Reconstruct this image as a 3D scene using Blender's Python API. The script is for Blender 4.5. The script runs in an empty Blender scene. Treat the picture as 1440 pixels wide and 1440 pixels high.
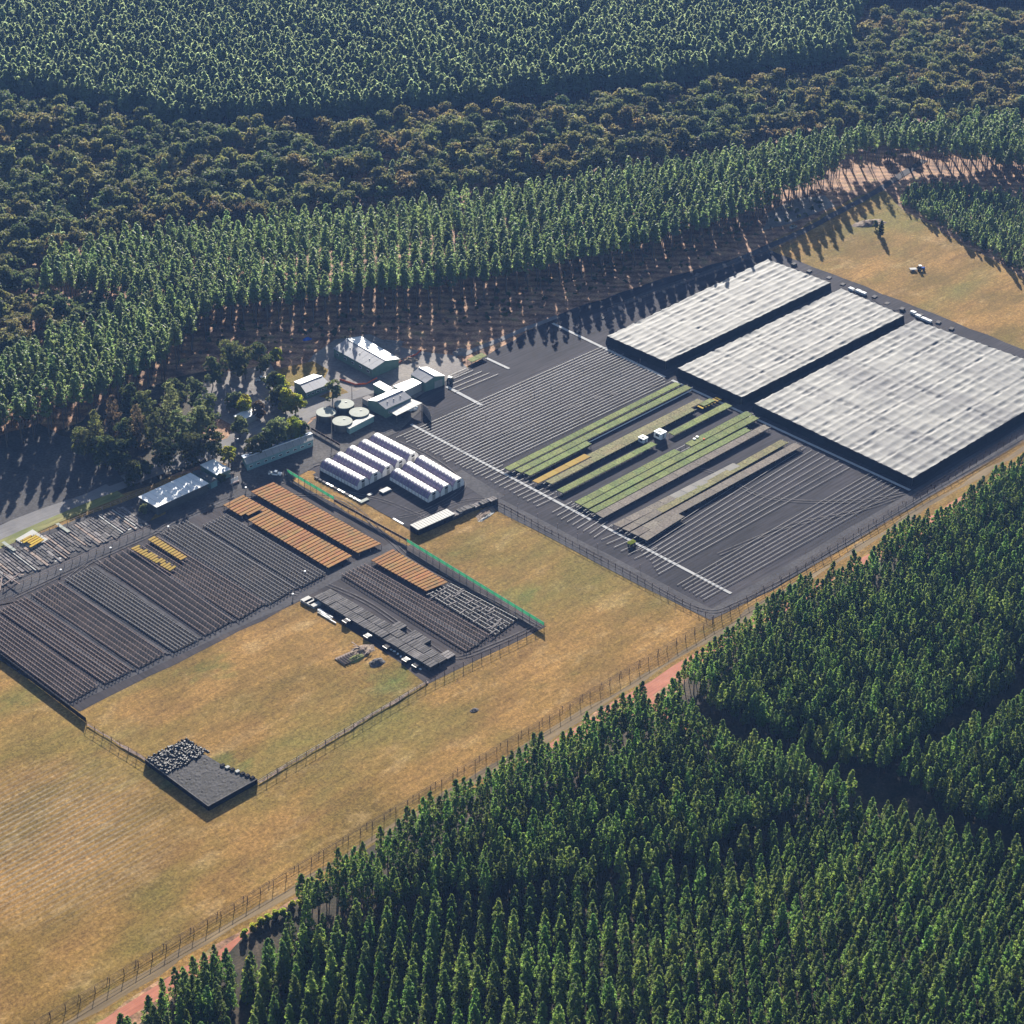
import bpy, bmesh, math, random
import numpy as np
from mathutils import Vector, Matrix
random.seed(7); RNG = np.random.default_rng(7)
S = bpy.context.scene
COL = S.collection
R = math.radians

# ------------------------------------------------------------------ camera, sky, sun
H = 400.0
YAW, PITCH, ROLL, FOC = R(45.125), R(31.4466), R(1.1238), 2874.07
fw = Vector((math.sin(YAW)*math.cos(PITCH), math.cos(YAW)*math.cos(PITCH), -math.sin(PITCH)))
rt = Vector((math.cos(YAW), -math.sin(YAW), 0)); up = rt.cross(fw)
c_, s_ = math.cos(ROLL), math.sin(ROLL)
rt, up = c_*rt+s_*up, -s_*rt+c_*up
cam = bpy.data.objects.new('camera', bpy.data.cameras.new('camera')); COL.objects.link(cam)
m = Matrix((rt, up, -fw)).transposed().to_4x4(); m.translation = (0, 0, H)
cam.matrix_world = m
cam.data.sensor_width = 36; cam.data.lens = FOC/1440*36
cam.data.clip_start = 1; cam.data.clip_end = 20000
S.camera = cam

SUN_EL = 20.0
sun_ground = (620-720)/FOC            # the sun stands nearly ahead of the view
hd = (fw + rt*sun_ground); az = math.atan2(hd.x, hd.y)       # clockwise from +Y
w = bpy.data.worlds.new('World'); S.world = w; w.use_nodes = True
nt = w.node_tree; bg = nt.nodes['Background']
sk = nt.nodes.new('ShaderNodeTexSky'); sk.sky_type = 'NISHITA'; sk.sun_disc = False
sk.sun_elevation = R(SUN_EL); sk.sun_rotation = az
nt.links.new(sk.outputs[0], bg.inputs[0]); bg.inputs[1].default_value = 0.05
sl = bpy.data.lights.new('sun', 'SUN'); sl.energy = 5.0; sl.angle = R(0.5); sl.color = (1, 0.93, 0.82)
so = bpy.data.objects.new('sun', sl); COL.objects.link(so)
sd = Vector((math.sin(az)*math.cos(R(SUN_EL)), math.cos(az)*math.cos(R(SUN_EL)), math.sin(R(SUN_EL))))
so.rotation_euler = sd.to_track_quat('Z', 'Y').to_euler()
S.view_settings.view_transform = 'Standard'; S.view_settings.look = 'None'
S.view_settings.exposure = 1.5; S.view_settings.gamma = 1
S.render.engine = 'CYCLES'
S.cycles.max_bounces = 5; S.cycles.diffuse_bounces = 3; S.cycles.transparent_max_bounces = 8
S.cycles.volume_bounces = 0
HAZE_DENSITY = 0.000044

# ------------------------------------------------------------------ surveying: photograph point -> place on the site
def P(x, y, z=0.0):
    d = rt*(x-720) + up*(720-y) + fw*FOC
    t = (z-H)/d.z
    return Vector((d.x*t, d.y*t, z))
def lerp(a, b, t): return a+(b-a)*t

# ------------------------------------------------------------------ materials
def mat(name, col, col2=None, scale=1.0, rough=0.85, stretch=(1, 1, 1), detail=4, rnd=0.0, bump=0.0, spec=0.12, metal=0.0, trans=0.0,
        lo=0.35, hi=0.65, cols=None, vec='Object', fine=None):
    ma = bpy.data.materials.new(name); ma.use_nodes = True
    n = ma.node_tree; N = n.nodes; L = n.links; b = N['Principled BSDF']
    b.inputs['Roughness'].default_value = rough; b.inputs['Metallic'].default_value = metal
    b.inputs['Specular IOR Level'].default_value = spec
    tc = N.new('ShaderNodeTexCoord'); mp = N.new('ShaderNodeMapping'); mp.inputs['Scale'].default_value = stretch
    if vec == 'World':
        ge = N.new('ShaderNodeNewGeometry'); L.new(ge.outputs['Position'], mp.inputs[0])
    else: L.new(tc.outputs[vec], mp.inputs[0])
    no = N.new('ShaderNodeTexNoise'); no.inputs['Scale'].default_value = scale; no.inputs['Detail'].default_value = detail
    no.inputs['Roughness'].default_value = 0.62
    L.new(mp.outputs[0], no.inputs[0])
    cr = N.new('ShaderNodeValToRGB'); L.new(no.outputs[0], cr.inputs[0])
    e = cr.color_ramp.elements
    cs = cols or [col, col2 or tuple(c*0.75 for c in col)]
    e[0].position = lo; e[1].position = hi
    e[0].color = (*cs[0], 1); e[1].color = (*cs[-1], 1)
    for i, c in enumerate(cs[1:-1]):
        k = e.new(lo+(hi-lo)*(i+1)/(len(cs)-1)); k.color = (*c, 1)
    out = cr.outputs[0]
    if fine:                                   # a second, finer speckle: (scale, stretch, strength)
        m2 = N.new('ShaderNodeMapping'); m2.inputs['Scale'].default_value = fine[1]
        L.new(mp.inputs[0].links[0].from_socket, m2.inputs[0])
        n2 = N.new('ShaderNodeTexNoise'); n2.inputs['Scale'].default_value = fine[0]; n2.inputs['Detail'].default_value = 3
        L.new(m2.outputs[0], n2.inputs[0])
        mr = N.new('ShaderNodeMapRange'); mr.inputs[1].default_value = 0.3; mr.inputs[2].default_value = 0.7
        mr.inputs[3].default_value = 1-fine[2]; mr.inputs[4].default_value = 1+fine[2]
        L.new(n2.outputs[0], mr.inputs[0])
        vm = N.new('ShaderNodeVectorMath'); vm.operation = 'SCALE'
        L.new(out, vm.inputs[0]); L.new(mr.outputs[0], vm.inputs['Scale']); out = vm.outputs[0]
    if rnd:
        oi = N.new('ShaderNodeObjectInfo'); hs = N.new('ShaderNodeHueSaturation')
        mr = N.new('ShaderNodeMapRange'); mr.inputs[3].default_value = 1-rnd; mr.inputs[4].default_value = 1+rnd
        L.new(oi.outputs['Random'], mr.inputs[0]); L.new(mr.outputs[0], hs.inputs['Value'])
        mh = N.new('ShaderNodeMath'); mh.operation = 'MULTIPLY_ADD'
        wn = N.new('ShaderNodeTexWhiteNoise'); wn.noise_dimensions = '1D'; L.new(oi.outputs['Random'], wn.inputs['W'])
        L.new(wn.outputs[0], mh.inputs[0]); mh.inputs[1].default_value = rnd*0.14; mh.inputs[2].default_value = 0.5-rnd*0.07
        L.new(mh.outputs[0], hs.inputs['Hue'])
        L.new(out, hs.inputs['Color']); out = hs.outputs[0]
    L.new(out, b.inputs['Base Color'])
    if bump:
        bu = N.new('ShaderNodeBump'); bu.inputs['Strength'].default_value = bump; bu.inputs['Distance'].default_value = 0.3
        L.new(no.outputs[0], bu.inputs['Height']); L.new(bu.outputs[0], b.inputs['Normal'])
    if trans:
        tr = N.new('ShaderNodeBsdfTranslucent'); tv = N.new('ShaderNodeVectorMath'); tv.operation = 'MULTIPLY'; tv.inputs[1].default_value = (3.1,3.0,2.2)   # light through a leaf is yellower than light off it
        L.new(out, tv.inputs[0]); L.new(tv.outputs[0], tr.inputs[0])
        mx = N.new('ShaderNodeMixShader'); mx.inputs[0].default_value = trans
        L.new(b.outputs[0], mx.inputs[1]); L.new(tr.outputs[0], mx.inputs[2])
        L.new(mx.outputs[0], N['Material Output'].inputs[0])
    return ma

M = {}
M['floor'] = mat('forest_floor', (.10,.055,.04), (.26,.15,.10), .12, vec='World', cols=[(.08,.05,.035),(.21,.115,.07),(.37,.21,.12),(.20,.17,.06)], lo=.3, hi=.72, fine=(1.2,(1,1,1),.45))
def add_windrows(ma, k=.28, sc=.06):       # litter raked in low rows across the planting
    n = ma.node_tree; N = n.nodes; L = n.links; b = N['Principled BSDF']; src = b.inputs['Base Color'].links[0].from_socket
    ge = N.new('ShaderNodeNewGeometry'); mp = N.new('ShaderNodeMapping'); mp.inputs['Rotation'].default_value = (0,0,YAW); L.new(ge.outputs['Position'], mp.inputs[0])
    wv = N.new('ShaderNodeTexWave'); wv.bands_direction = 'Y'; wv.inputs['Scale'].default_value = sc; wv.inputs['Distortion'].default_value = 5; wv.inputs['Detail'].default_value = 4; wv.inputs['Detail Scale'].default_value = 1.2
    L.new(mp.outputs[0], wv.inputs[0]); mr = N.new('ShaderNodeMapRange'); mr.inputs[1].default_value = .1; mr.inputs[2].default_value = .7; mr.inputs[3].default_value = 1-k; mr.inputs[4].default_value = 1.15
    L.new(wv.outputs['Fac'], mr.inputs[0]); v = N.new('ShaderNodeVectorMath'); v.operation = 'SCALE'; L.new(src, v.inputs[0]); L.new(mr.outputs[0], v.inputs['Scale']); L.new(v.outputs[0], b.inputs['Base Color'])
add_windrows(M['floor'])
def grass_material():
    ma = bpy.data.materials.new('dry_grass'); ma.use_nodes = True; n = ma.node_tree; N = n.nodes; L = n.links; b = N['Principled BSDF']
    ge = N.new('ShaderNodeNewGeometry')
    def noise(sc, st, det=4, ro=.6):
        mp = N.new('ShaderNodeMapping'); mp.inputs['Scale'].default_value = st; L.new(ge.outputs['Position'], mp.inputs[0])
        no = N.new('ShaderNodeTexNoise'); no.inputs['Scale'].default_value = sc; no.inputs['Detail'].default_value = det; no.inputs['Roughness'].default_value = ro; L.new(mp.outputs[0], no.inputs[0]); return no.outputs[0]
    def rng(v, a, b_, c, d):
        m_ = N.new('ShaderNodeMapRange'); L.new(v, m_.inputs[0])
        for k, x in enumerate((a,b_,c,d)): m_.inputs[k+1].default_value = x
        return m_.outputs[0]
    def mix(f, a, b_, mode='MIX'):
        m_ = N.new('ShaderNodeMix'); m_.data_type = 'RGBA'; m_.blend_type = mode; L.new(f, m_.inputs[0])
        for k, x in ((6,a),(7,b_)):
            if isinstance(x, tuple): m_.inputs[k].default_value = (*x,1)
            else: L.new(x, m_.inputs[k])
        return m_.outputs[2]
    base = mix(rng(noise(.045,(.6,1,1),7),.36,.64,0,1), (.15,.098,.026), (.29,.165,.052))
    base = mix(rng(noise(.11,(.5,1,1),6),.55,.72,0,.75), base, (.36,.245,.11))
    base = mix(rng(noise(.07,(.35,1,1),6),.52,.68,0,.7), base, (.16,.09,.03))
    base = mix(rng(noise(.018,(.45,1,1),5),.50,.66,0,.8), base, (.14,.128,.032))
    base = mix(rng(noise(.03,(.6,1,1),6),.61,.72,0,.8), base, (.08,.12,.03))
    # old drill rows in one corner of the near field
    sp = P(60,1180); vs = N.new('ShaderNodeVectorMath'); vs.operation = 'DISTANCE'; L.new(ge.outputs['Position'], vs.inputs[0]); vs.inputs[1].default_value = sp
    reg = rng(vs.outputs['Value'], 18, 42, 1, 0)
    wv = N.new('ShaderNodeTexWave'); wv.bands_direction = 'Y'; wv.inputs['Scale'].default_value = .16; wv.inputs['Distortion'].default_value = 1.2; wv.inputs['Detail'].default_value = 2; L.new(ge.outputs['Position'], wv.inputs[0])
    mm = N.new('ShaderNodeMath'); mm.operation = 'MULTIPLY'; L.new(reg, mm.inputs[0]); L.new(rng(wv.outputs['Fac'],.5,.95,0,.6), mm.inputs[1])
    base = mix(mm.outputs[0], base, (.25,.22,.17))
    for sc, st, k in ((.7,(.12,1,1),.12),(.5,(1,1,1),.22),(1.1,(1,1,1),.34),(2.4,(1,1,1),.28),(.30,(.08,1,1),.06)):
        v = N.new('ShaderNodeVectorMath'); v.operation = 'SCALE'; L.new(base, v.inputs[0]); L.new(rng(noise(sc,st,3),.32,.68,1-k,1+k), v.inputs['Scale']); base = v.outputs[0]
    L.new(base, b.inputs['Base Color']); b.inputs['Roughness'].default_value = .9; b.inputs['Specular IOR Level'].default_value = .05
    return ma
M['grass'] = grass_material()
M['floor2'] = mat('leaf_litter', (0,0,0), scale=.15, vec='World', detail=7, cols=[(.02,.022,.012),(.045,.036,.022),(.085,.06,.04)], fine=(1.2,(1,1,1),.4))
M['green_grass'] = mat('greener_grass', (.13,.15,.045), (.28,.22,.08), .06, vec='World', detail=6, stretch=(.4,1,1), fine=(.6,(.2,1.2,1),.3))
M['gravel'] = mat('weed_mat_gravel', (0,0,0), scale=.05, vec='World', stretch=(.25,1,1), detail=8, lo=.3, hi=.72,
                  cols=[(.017,.0165,.021),(.027,.026,.033),(.038,.035,.043),(.075,.068,.072)], fine=(.9,(.07,1.2,1),.38), rough=.9, spec=.08)
M['rackground'] = mat('rack_yard_gravel', (0,0,0), scale=.07, vec='World', stretch=(1,.4,1), detail=8, lo=.3, hi=.72, cols=[(.024,.021,.025),(.036,.032,.036),(.048,.041,.044),(.085,.07,.066)], fine=(.9,(1.2,.08,1),.3), rough=.9, spec=.08)
M['rackshade'] = mat('painted_rack_shade', (0,0,0), scale=.1, vec='World', detail=7, cols=[(.014,.013,.016),(.022,.020,.023),(.042,.034,.034)], fine=(1.1,(1,.3,1),.35), rough=.9, spec=.08)  # near-black colour that paints the shadow between the rack rows
M['fstrip'] = mat('worn_fence_line', (.14,.10,.08), (.27,.20,.17), .5, vec='World', fine=(1.5,(1,1,1),.4))
M['yard'] = mat('yard_gravel', (0,0,0), scale=.06, vec='World', detail=8, lo=.3, hi=.72,
                cols=[(.045,.042,.046),(.07,.066,.068),(.11,.10,.095)], fine=(1.0,(1,1,1),.3), rough=.9, spec=.08)
M['pale_yard'] = mat('pale_yard', (0,0,0), scale=.05, vec='World', detail=8, lo=.3, hi=.7,
                cols=[(.11,.10,.10),(.19,.17,.16),(.27,.24,.21)], fine=(.8,(1,1,1),.15))
M['road'] = mat('track', (.13,.125,.13), (.20,.19,.19), .08, vec='World', detail=6, fine=(1.,(.1,1.5,1),.12))
M['darkroad'] = mat('dark_track', (.050,.048,.054), (.075,.072,.078), .08, vec='World', detail=6, fine=(.8,(1,1,1),.25), rough=.9, spec=.08)
M['redroad'] = mat('red_earth', (.34,.12,.075), (.42,.17,.11), .15, vec='World', fine=(1.,(.1,1.5,1),.15))
M['brownstrip'] = mat('bare_brown_earth', (.12,.085,.045), (.22,.155,.08), .1, vec='World', stretch=(.3,1,1), detail=6, fine=(1.,(.1,1.5,1),.2))
M['concrete'] = mat('pale_concrete', (.42,.42,.42), (.33,.33,.34), .4, vec='World')
M['cloth'] = mat('shade_cloth', (.170,.168,.165), (.215,.212,.205), .12, vec='World', stretch=(1,.8,1), detail=5, spec=.15, rough=.7, fine=(.5,(1,.2,1),.08))
M['cloth2'] = mat('worn_shade_cloth', (.135,.135,.14), (.212,.21,.203), .035, vec='World', stretch=(1.6,.35,1), detail=6, spec=.15, rough=.7, lo=.4, hi=.55, fine=(.5,(1,.2,1),.08))
M['net'] = mat('black_net', (.008,.0085,.011), (.013,.013,.017), 1.2, rough=.9)
M['blacktop'] = mat('black_cover', (.022,.022,.025), (.045,.043,.048), .25, rough=.75, bump=.5, vec='World', detail=8, fine=(1.5,(1,1,1),.3))
M['blackplastic'] = mat('black_plastic', (.012,.012,.014), (.045,.045,.052), .9, rough=.35, spec=.45)
M['pine'] = mat('pine_needles', (.062,.112,.034), (.105,.145,.042), .35, rough=.6, rnd=.38, trans=.62, vec='World', spec=.25)
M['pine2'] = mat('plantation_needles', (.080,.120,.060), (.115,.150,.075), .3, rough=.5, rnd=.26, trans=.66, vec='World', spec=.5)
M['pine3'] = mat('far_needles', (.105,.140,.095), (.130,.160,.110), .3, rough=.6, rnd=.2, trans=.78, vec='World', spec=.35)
M['gum'] = mat('gum_leaves', (.085,.095,.035), (.12,.075,.04), .03, rough=.65, rnd=.34, trans=.48, spec=.15, vec='World', lo=.42, hi=.62, cols=[(.06,.08,.038),(.10,.105,.045),(.105,.085,.048)])
M['leaf_y'] = mat('yellow_green_leaves', (.14,.18,.03), (.15,.14,.028), .25, rnd=.2, trans=.68, vec='World')
M['leaf_d'] = mat('dark_leaves', (.045,.065,.028), (.075,.08,.035), .25, rnd=.3, trans=.42, vec='World')
M['leaf_g'] = mat('grey_green_leaves', (.07,.095,.05), (.11,.12,.065), .25, rnd=.3, trans=.48, vec='World')
M['leaf_r'] = mat('rusty_leaves', (.10,.07,.05), (.085,.07,.05), .25, rnd=.2, trans=.35, vec='World')
M['bark'] = mat('bark', (.085,.07,.06), (.14,.115,.10), .8, rough=.9)
M['palebark'] = mat('pale_bark', (.20,.17,.15), (.30,.27,.23), .8, rough=.9)
M['white'] = mat('white_sheet', (.78,.79,.79), (.70,.71,.72), .2, rough=.45)
M['greyroof'] = mat('grey_sheet_roof', (.20,.205,.235), (.25,.255,.275), .2, rough=.4, metal=.2)
M['palegrey'] = mat('pale_grey', (.33,.33,.32), (.26,.26,.25), .2, rough=.6)
M['greenwall'] = mat('green_sheet_wall', (.10,.17,.145), (.13,.20,.17), .3, rough=.5)
M['tealwall'] = mat('teal_wall', (.13,.24,.26), (.17,.29,.30), .3, rough=.5)
M['blueroof'] = mat('blue_roof', (.10,.16,.27), (.14,.21,.33), .3, rough=.4)
M['dark'] = mat('dark_opening', (.02,.02,.025), (.03,.03,.035), 1)
M['glass'] = mat('window_glass', (.04,.05,.06), (.06,.07,.09), 1, rough=.1, spec=.8)
M['tunnelw'] = mat('white_film', (.80,.78,.77), (.72,.70,.70), .4, rough=.4)
M['tunnelp'] = mat('purple_shade_net', (.17,.14,.23), (.24,.20,.30), .4, rough=.6)
M['tank'] = mat('tank_lid', (.27,.29,.255), (.22,.24,.21), .4, rough=.7)
M['tankwall'] = mat('tank_wall', (.055,.06,.065), (.08,.085,.09), .3, rough=.6)
M['steel'] = mat('galvanised', (.16,.155,.158), (.23,.225,.225), .8, rough=.5)
M['rackpost'] = mat('dark_rack_post', (.25,.185,.165), (.35,.26,.23), .8)
M['railpipe'] = mat('pale_pipe', (.36,.36,.37), (.12,.118,.125), .08, vec='World', lo=.35, hi=.6, rough=.5)
M['rust'] = mat('brown_post', (.05,.032,.028), (.09,.06,.05), .8)
M['orange'] = mat('orange_seedlings', (.40,.17,.05), (.30,.17,.06), .35, rnd=.12, vec='World', detail=6, cols=[(.27,.105,.035),(.30,.14,.04),(.20,.12,.04)])
M['yellow'] = mat('yellow_trays', (.45,.30,.02), (.38,.24,.03), .5, rnd=.1, vec='World')
M['ochre'] = mat('ochre_seedlings', (.32,.19,.03), (.29,.20,.03), .3, rnd=.08, vec='World')
M['gtray'] = mat('green_seedlings', (.105,.145,.035), (.145,.165,.05), .22, rnd=.18, vec='World', detail=6, fine=(1.3,(1,1,1),.42))
M['otray'] = mat('olive_seedlings', (.135,.135,.055), (.175,.15,.07), .22, rnd=.18, vec='World', detail=6, fine=(1.3,(1,1,1),.42))
M['btray'] = mat('brown_trays', (.125,.105,.09), (.165,.14,.115), .2, rnd=.14, vec='World', detail=6, fine=(1.3,(1,1,1),.35))
M['ptray'] = mat('pale_trays', (.18,.175,.165), (.24,.225,.205), .2, rnd=.08, vec='World', detail=6)
M['stack'] = mat('dark_tray_stack', (.075,.07,.072), (.13,.12,.12), .6, rnd=.35, vec='World')
M['greennet'] = mat('green_windbreak', (.012,.075,.05), (.016,.095,.065), .5, trans=.5)
M['wood'] = mat('weathered_wood', (.23,.17,.14), (.33,.26,.22), .8)
M['rubble'] = mat('spoil', (.13,.09,.07), (.25,.19,.14), .5, fine=(2,(1,1,1),.4))
M['redpaint'] = mat('orange_barrier', (.75,.16,.06), (.6,.13,.06), .5)
M['bluepaint'] = mat('blue_plastic', (.03,.12,.5), (.04,.10,.4), .5)
M['tyre'] = mat('rubber', (.02,.02,.02), (.03,.03,.03), 1)
M['pallet'] = mat('pale_pallet', (.22,.20,.195), (.13,.115,.115), .5, rnd=.3, vec='World', fine=(1.5,(1,1,1),.25))

# ------------------------------------------------------------------ mesh helpers
class MB:
    def __init__(s): s.v = []; s.f = []
    def add(s, vs, fs):
        o = len(s.v); s.v += [tuple(v) for v in vs]; s.f += [tuple(i+o for i in f) for f in fs]
    def hexa(s, b, t):                       # four bottom, four top points, both counter-clockwise from above
        s.add(list(b)+list(t), [(3,2,1,0),(4,5,6,7),(0,1,5,4),(1,2,6,5),(2,3,7,6),(3,0,4,7)])
    def slab(s, q, z0, z1):
        s.hexa([(p[0],p[1],z0) for p in q], [(p[0],p[1],z1) for p in q])
    def box(s, c, d, ax=None):
        ax = ax or Vector((1,0,0)); ay = Vector((-ax.y, ax.x, 0)); c = Vector(c)
        q = [c+ax*(i*d[0]/2)+ay*(j*d[1]/2) for i, j in ((-1,-1),(1,-1),(1,1),(-1,1))]
        s.slab(q, c.z-d[2]/2, c.z+d[2]/2)
    def bar(s, a, b, wd, ht=None):           # a straight bar between two points, square section
        a = Vector(a); b = Vector(b); ht = ht or wd; d = (b-a)
        if d.length < 1e-6: return
        d.normalize(); sdv = d.cross(Vector((0,0,1)))
        if sdv.length < .01: sdv = Vector((1,0,0))
        sdv.normalize(); u = sdv.cross(d)
        q = lambda p: [p-sdv*wd/2-u*ht/2, p+sdv*wd/2-u*ht/2, p+sdv*wd/2+u*ht/2, p-sdv*wd/2+u*ht/2]
        A, B = q(a), q(b)
        s.add(A+B, [(0,1,2,3),(7,6,5,4),(1,0,4,5),(2,1,5,6),(3,2,6,7),(0,3,7,4)])
    def cyl(s, c, r, z0, z1, n=16, r1=None):
        r1 = r if r1 is None else r1
        a = [(c[0]+r*math.cos(t*2*math.pi/n), c[1]+r*math.sin(t*2*math.pi/n), z0) for t in range(n)]
        b = [(c[0]+r1*math.cos(t*2*math.pi/n), c[1]+r1*math.sin(t*2*math.pi/n), z1) for t in range(n)]
        s.add(a+b, [tuple(range(n-1,-1,-1)), tuple(range(n,2*n))]+[(i,(i+1)%n,n+(i+1)%n,n+i) for i in range(n)])
    def mesh(s, name, ma, origin=(0,0,0)):
        me = bpy.data.meshes.new(name); o = Vector(origin)
        me.from_pydata([(v[0]-o.x, v[1]-o.y, v[2]-o.z) for v in s.v], [], s.f); me.materials.append(ma); me.update()
        return me
    def part(s, name, ma, root, label=None, parent=None, kind=None):
        me = s.mesh(name, ma, root.get('_o', (0,0,0)))
        ob = bpy.data.objects.new(name, me); COL.objects.link(ob); ob.parent = parent or root
        if label: ob['label'] = label
        if kind: ob['kind'] = kind
        return ob
    def solo(s, name, ma, label, cat, loc, group=None):
        me = s.mesh(name, ma, loc); ob = bpy.data.objects.new(name, me); COL.objects.link(ob); ob.location = loc
        tag(ob, label, cat, group); return ob
def tag(o, label, cat, group=None):
    o['label'] = label; o['category'] = cat
    if group: o['group'] = group
def thing(name, label, cat, loc=(0,0,0), group=None):
    o = bpy.data.objects.new(name, None); COL.objects.link(o); o.location = loc; o.empty_display_size = .5
    o['_o'] = tuple(loc); tag(o, label, cat, group); return o
def inst(name, me, parent, loc, rz=0, sc=1):
    ob = bpy.data.objects.new(name, me); COL.objects.link(ob); ob.parent = parent
    ob.location = loc; ob.rotation_euler.z = rz
    ob.scale = (sc,)*3 if isinstance(sc, (int, float)) else sc
    return ob
LAYER = [0.0]
def sheet(name, pts, ma, z=None, wob=1.2, kind='structure', step=9):
    """a ground sheet with slightly uneven edges; every later sheet lies a little above the earlier ones"""
    if z is None: LAYER[0] += .006; z = LAYER[0]
    vs = [P(*p) if len(p) == 2 else Vector(p) for p in pts]; out = []
    for i, a in enumerate(vs):
        b = vs[(i+1) % len(vs)]; n = max(1, int((b-a).length/step)) if wob else 1
        nrm = Vector((-(b-a).y, (b-a).x, 0)).normalized()
        for k in range(n):
            p = lerp(a, b, k/n)
            if k: p = p+nrm*random.uniform(-wob, wob)
            out.append((p.x, p.y, z))
    bm = bmesh.new(); f = bm.faces.new([bm.verts.new(p) for p in out]); f.normal_update()
    if f.normal.z < 0: f.normal_flip()
    bmesh.ops.triangulate(bm, faces=[f]); me = bpy.data.meshes.new(name); bm.to_mesh(me); bm.free(); me.materials.append(ma)
    ob = bpy.data.objects.new(name, me); COL.objects.link(ob); ob['kind'] = kind
    return ob
def strip_pts(line, wd):
    L = [P(*p) for p in line]; lf, rg = [], []
    for i, p in enumerate(L):
        d = (L[min(i+1, len(L)-1)]-L[max(i-1, 0)]).normalized(); n = Vector((-d.y, d.x, 0))*wd/2
        lf.append(tuple(p+n)); rg.append(tuple(p-n))
    return lf+rg[::-1]

# ------------------------------------------------------------------ the ground
bm = MB(); bm.add([(-2500,-2500,0),(4500,-2500,0),(4500,4500,0),(-2500,4500,0)], [(0,1,2,3)])
g = bpy.data.objects.new('ground', bm.mesh('ground', M['floor'])); COL.objects.link(g); g['kind'] = 'structure'
sheet('field', [(-400,960),(-60,775),(0,752),(60,728),(200,685),(330,640),(430,600),(560,540),(700,500),(860,440),(1060,355),(1180,290),(1235,262),(1262,288),(1440,392),(1700,520),(1440,655),(1000,910),(930,950),(380,1285),(140,1440),(-50,1560),(-500,1800)], M['grass'], wob=2)
sheet('field_edge', [(60,1468),(1005,899),(1440,634),(1440,626),(1003,889),(60,1454)], M['brownstrip'])
sheet('red_road', strip_pts([(-60,1570),(345,1322),(925,962),(1010,912),(1440,655),(1600,560)], 5.2), M['redroad'])
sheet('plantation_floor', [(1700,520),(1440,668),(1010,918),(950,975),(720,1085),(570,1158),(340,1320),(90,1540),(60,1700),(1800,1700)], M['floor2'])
sheet('red_road_spur', strip_pts([(905,975),(945,1010),(990,1040)], 4), M['redroad'])
sheet('standing_ground', [(535,600),(575,545),(640,528),(700,490),(785,443),(870,412),(1000,372),(1078,350),(1170,385),(1440,492),(1600,550),(1440,607),(1003,868),(700,706),(600,738),(585,752),(495,700),(430,662),(330,655),(430,612)], M['gravel'], wob=.8)
sheet('rack_yard', [(-90,870),(0,826),(215,733),(330,686),(404,660),(572,757),(768,881),(600,963),(560,930),(427,843),(112,1001),(-90,868)], M['rackground'], wob=.5)
sheet('grass_verge', [(395,664),(440,662),(500,697),(585,752),(600,745),(575,768),(560,762),(470,708)], M['grass'], wob=.8)
sheet('track', strip_pts([(-60,864),(0,834),(215,742),(260,722),(330,692)], 9), M['darkroad'], wob=.3)
sheet('track', strip_pts([(90,988),(250,915),(420,838),(480,806),(560,765)], 5), M['darkroad'], wob=.3)
sheet('track', strip_pts([(690,704),(760,740),(880,803),(1000,864),(1080,822),(1290,697),(1500,572)], 7), M['darkroad'], wob=.3)
sheet('track', strip_pts([(640,665),(700,702)], 7), M['darkroad'], wob=.3)
sheet('pale_yard', [(400,545),(440,500),(470,478),(520,470),(570,490),(640,500),(660,520),(640,530),(585,560),(540,560),(470,570),(420,585)], M['pale_yard'], wob=2)
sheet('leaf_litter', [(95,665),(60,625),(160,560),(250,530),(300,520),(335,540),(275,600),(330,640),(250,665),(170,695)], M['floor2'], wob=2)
sheet('pale_yard', [(270,560),(300,525),(380,510),(400,540),(440,560),(420,640),(340,655),(290,648),(330,600)], M['pale_yard'], wob=2)
sheet('lawn', [(385,520),(440,508),(462,520),(455,535),(420,545),(400,540)], M['grass'], wob=1)
sheet('lawn', [(448,558),(480,545),(490,552),(470,562)], M['grass'], wob=1)
sheet('lawn', [(440,607),(452,603),(475,618),(462,624)], M['grass'], wob=1)
sheet('road', strip_pts([(-120,800),(0,750),(110,702),(220,660),(330,622),(420,585),(480,563),(540,548)], 9), M['road'], wob=.3)
sheet('verge', strip_pts([(-120,816),(0,766),(100,722),(170,694)], 5), M['green_grass'], wob=.4)
sheet('dirt_yard', [(-120,775),(0,738),(60,715),(120,695),(168,672),(150,640),(50,600),(-120,640)], M['yard'], wob=2)
sheet('access_track', strip_pts([(45,600),(110,635),(165,680)], 7), M['yard'], wob=.5)
sheet('growing_yard', [(-90,805),(0,772),(215,690),(225,715),(205,740),(0,826),(-90,862)], M['yard'], wob=.5)
sheet('yard', [(300,668),(335,640),(430,600),(470,570),(560,545),(600,570),(560,608),(470,640),(430,664),(340,705),(235,735),(232,715),(290,690)], M['yard'], wob=1)
sheet('tunnel_yard', [(440,668),(520,615),(560,640),(690,708),(600,740),(585,748)], M['gravel'], wob=.5)
sheet('track', strip_pts([(860,432),(1000,382),(1070,352),(1140,320),(1235,268),(1300,225)], 4), M['darkroad'], wob=.5)
sheet('track', strip_pts([(650,500),(740,462),(785,445)], 3), M['road'], wob=.4)
sheet('sand_patch', [(1080,300),(1120,280),(1160,275),(1175,290),(1110,315),(1070,325)], M['pale_yard'], wob=2)
sheet('compost_pad', [(1225,420),(1245,415),(1268,425),(1270,436),(1250,437)], M['gravel'], wob=1)
sheet('concrete_path', strip_pts([(578,597),(830,731)], 1.3), M['concrete'], wob=0)
sheet('concrete_path', strip_pts([(846,739),(1028,835)], 1.3), M['concrete'], wob=0)
sheet('concrete_path', strip_pts([(777,455),(935,531)], 1.5), M['concrete'], wob=0)
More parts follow.
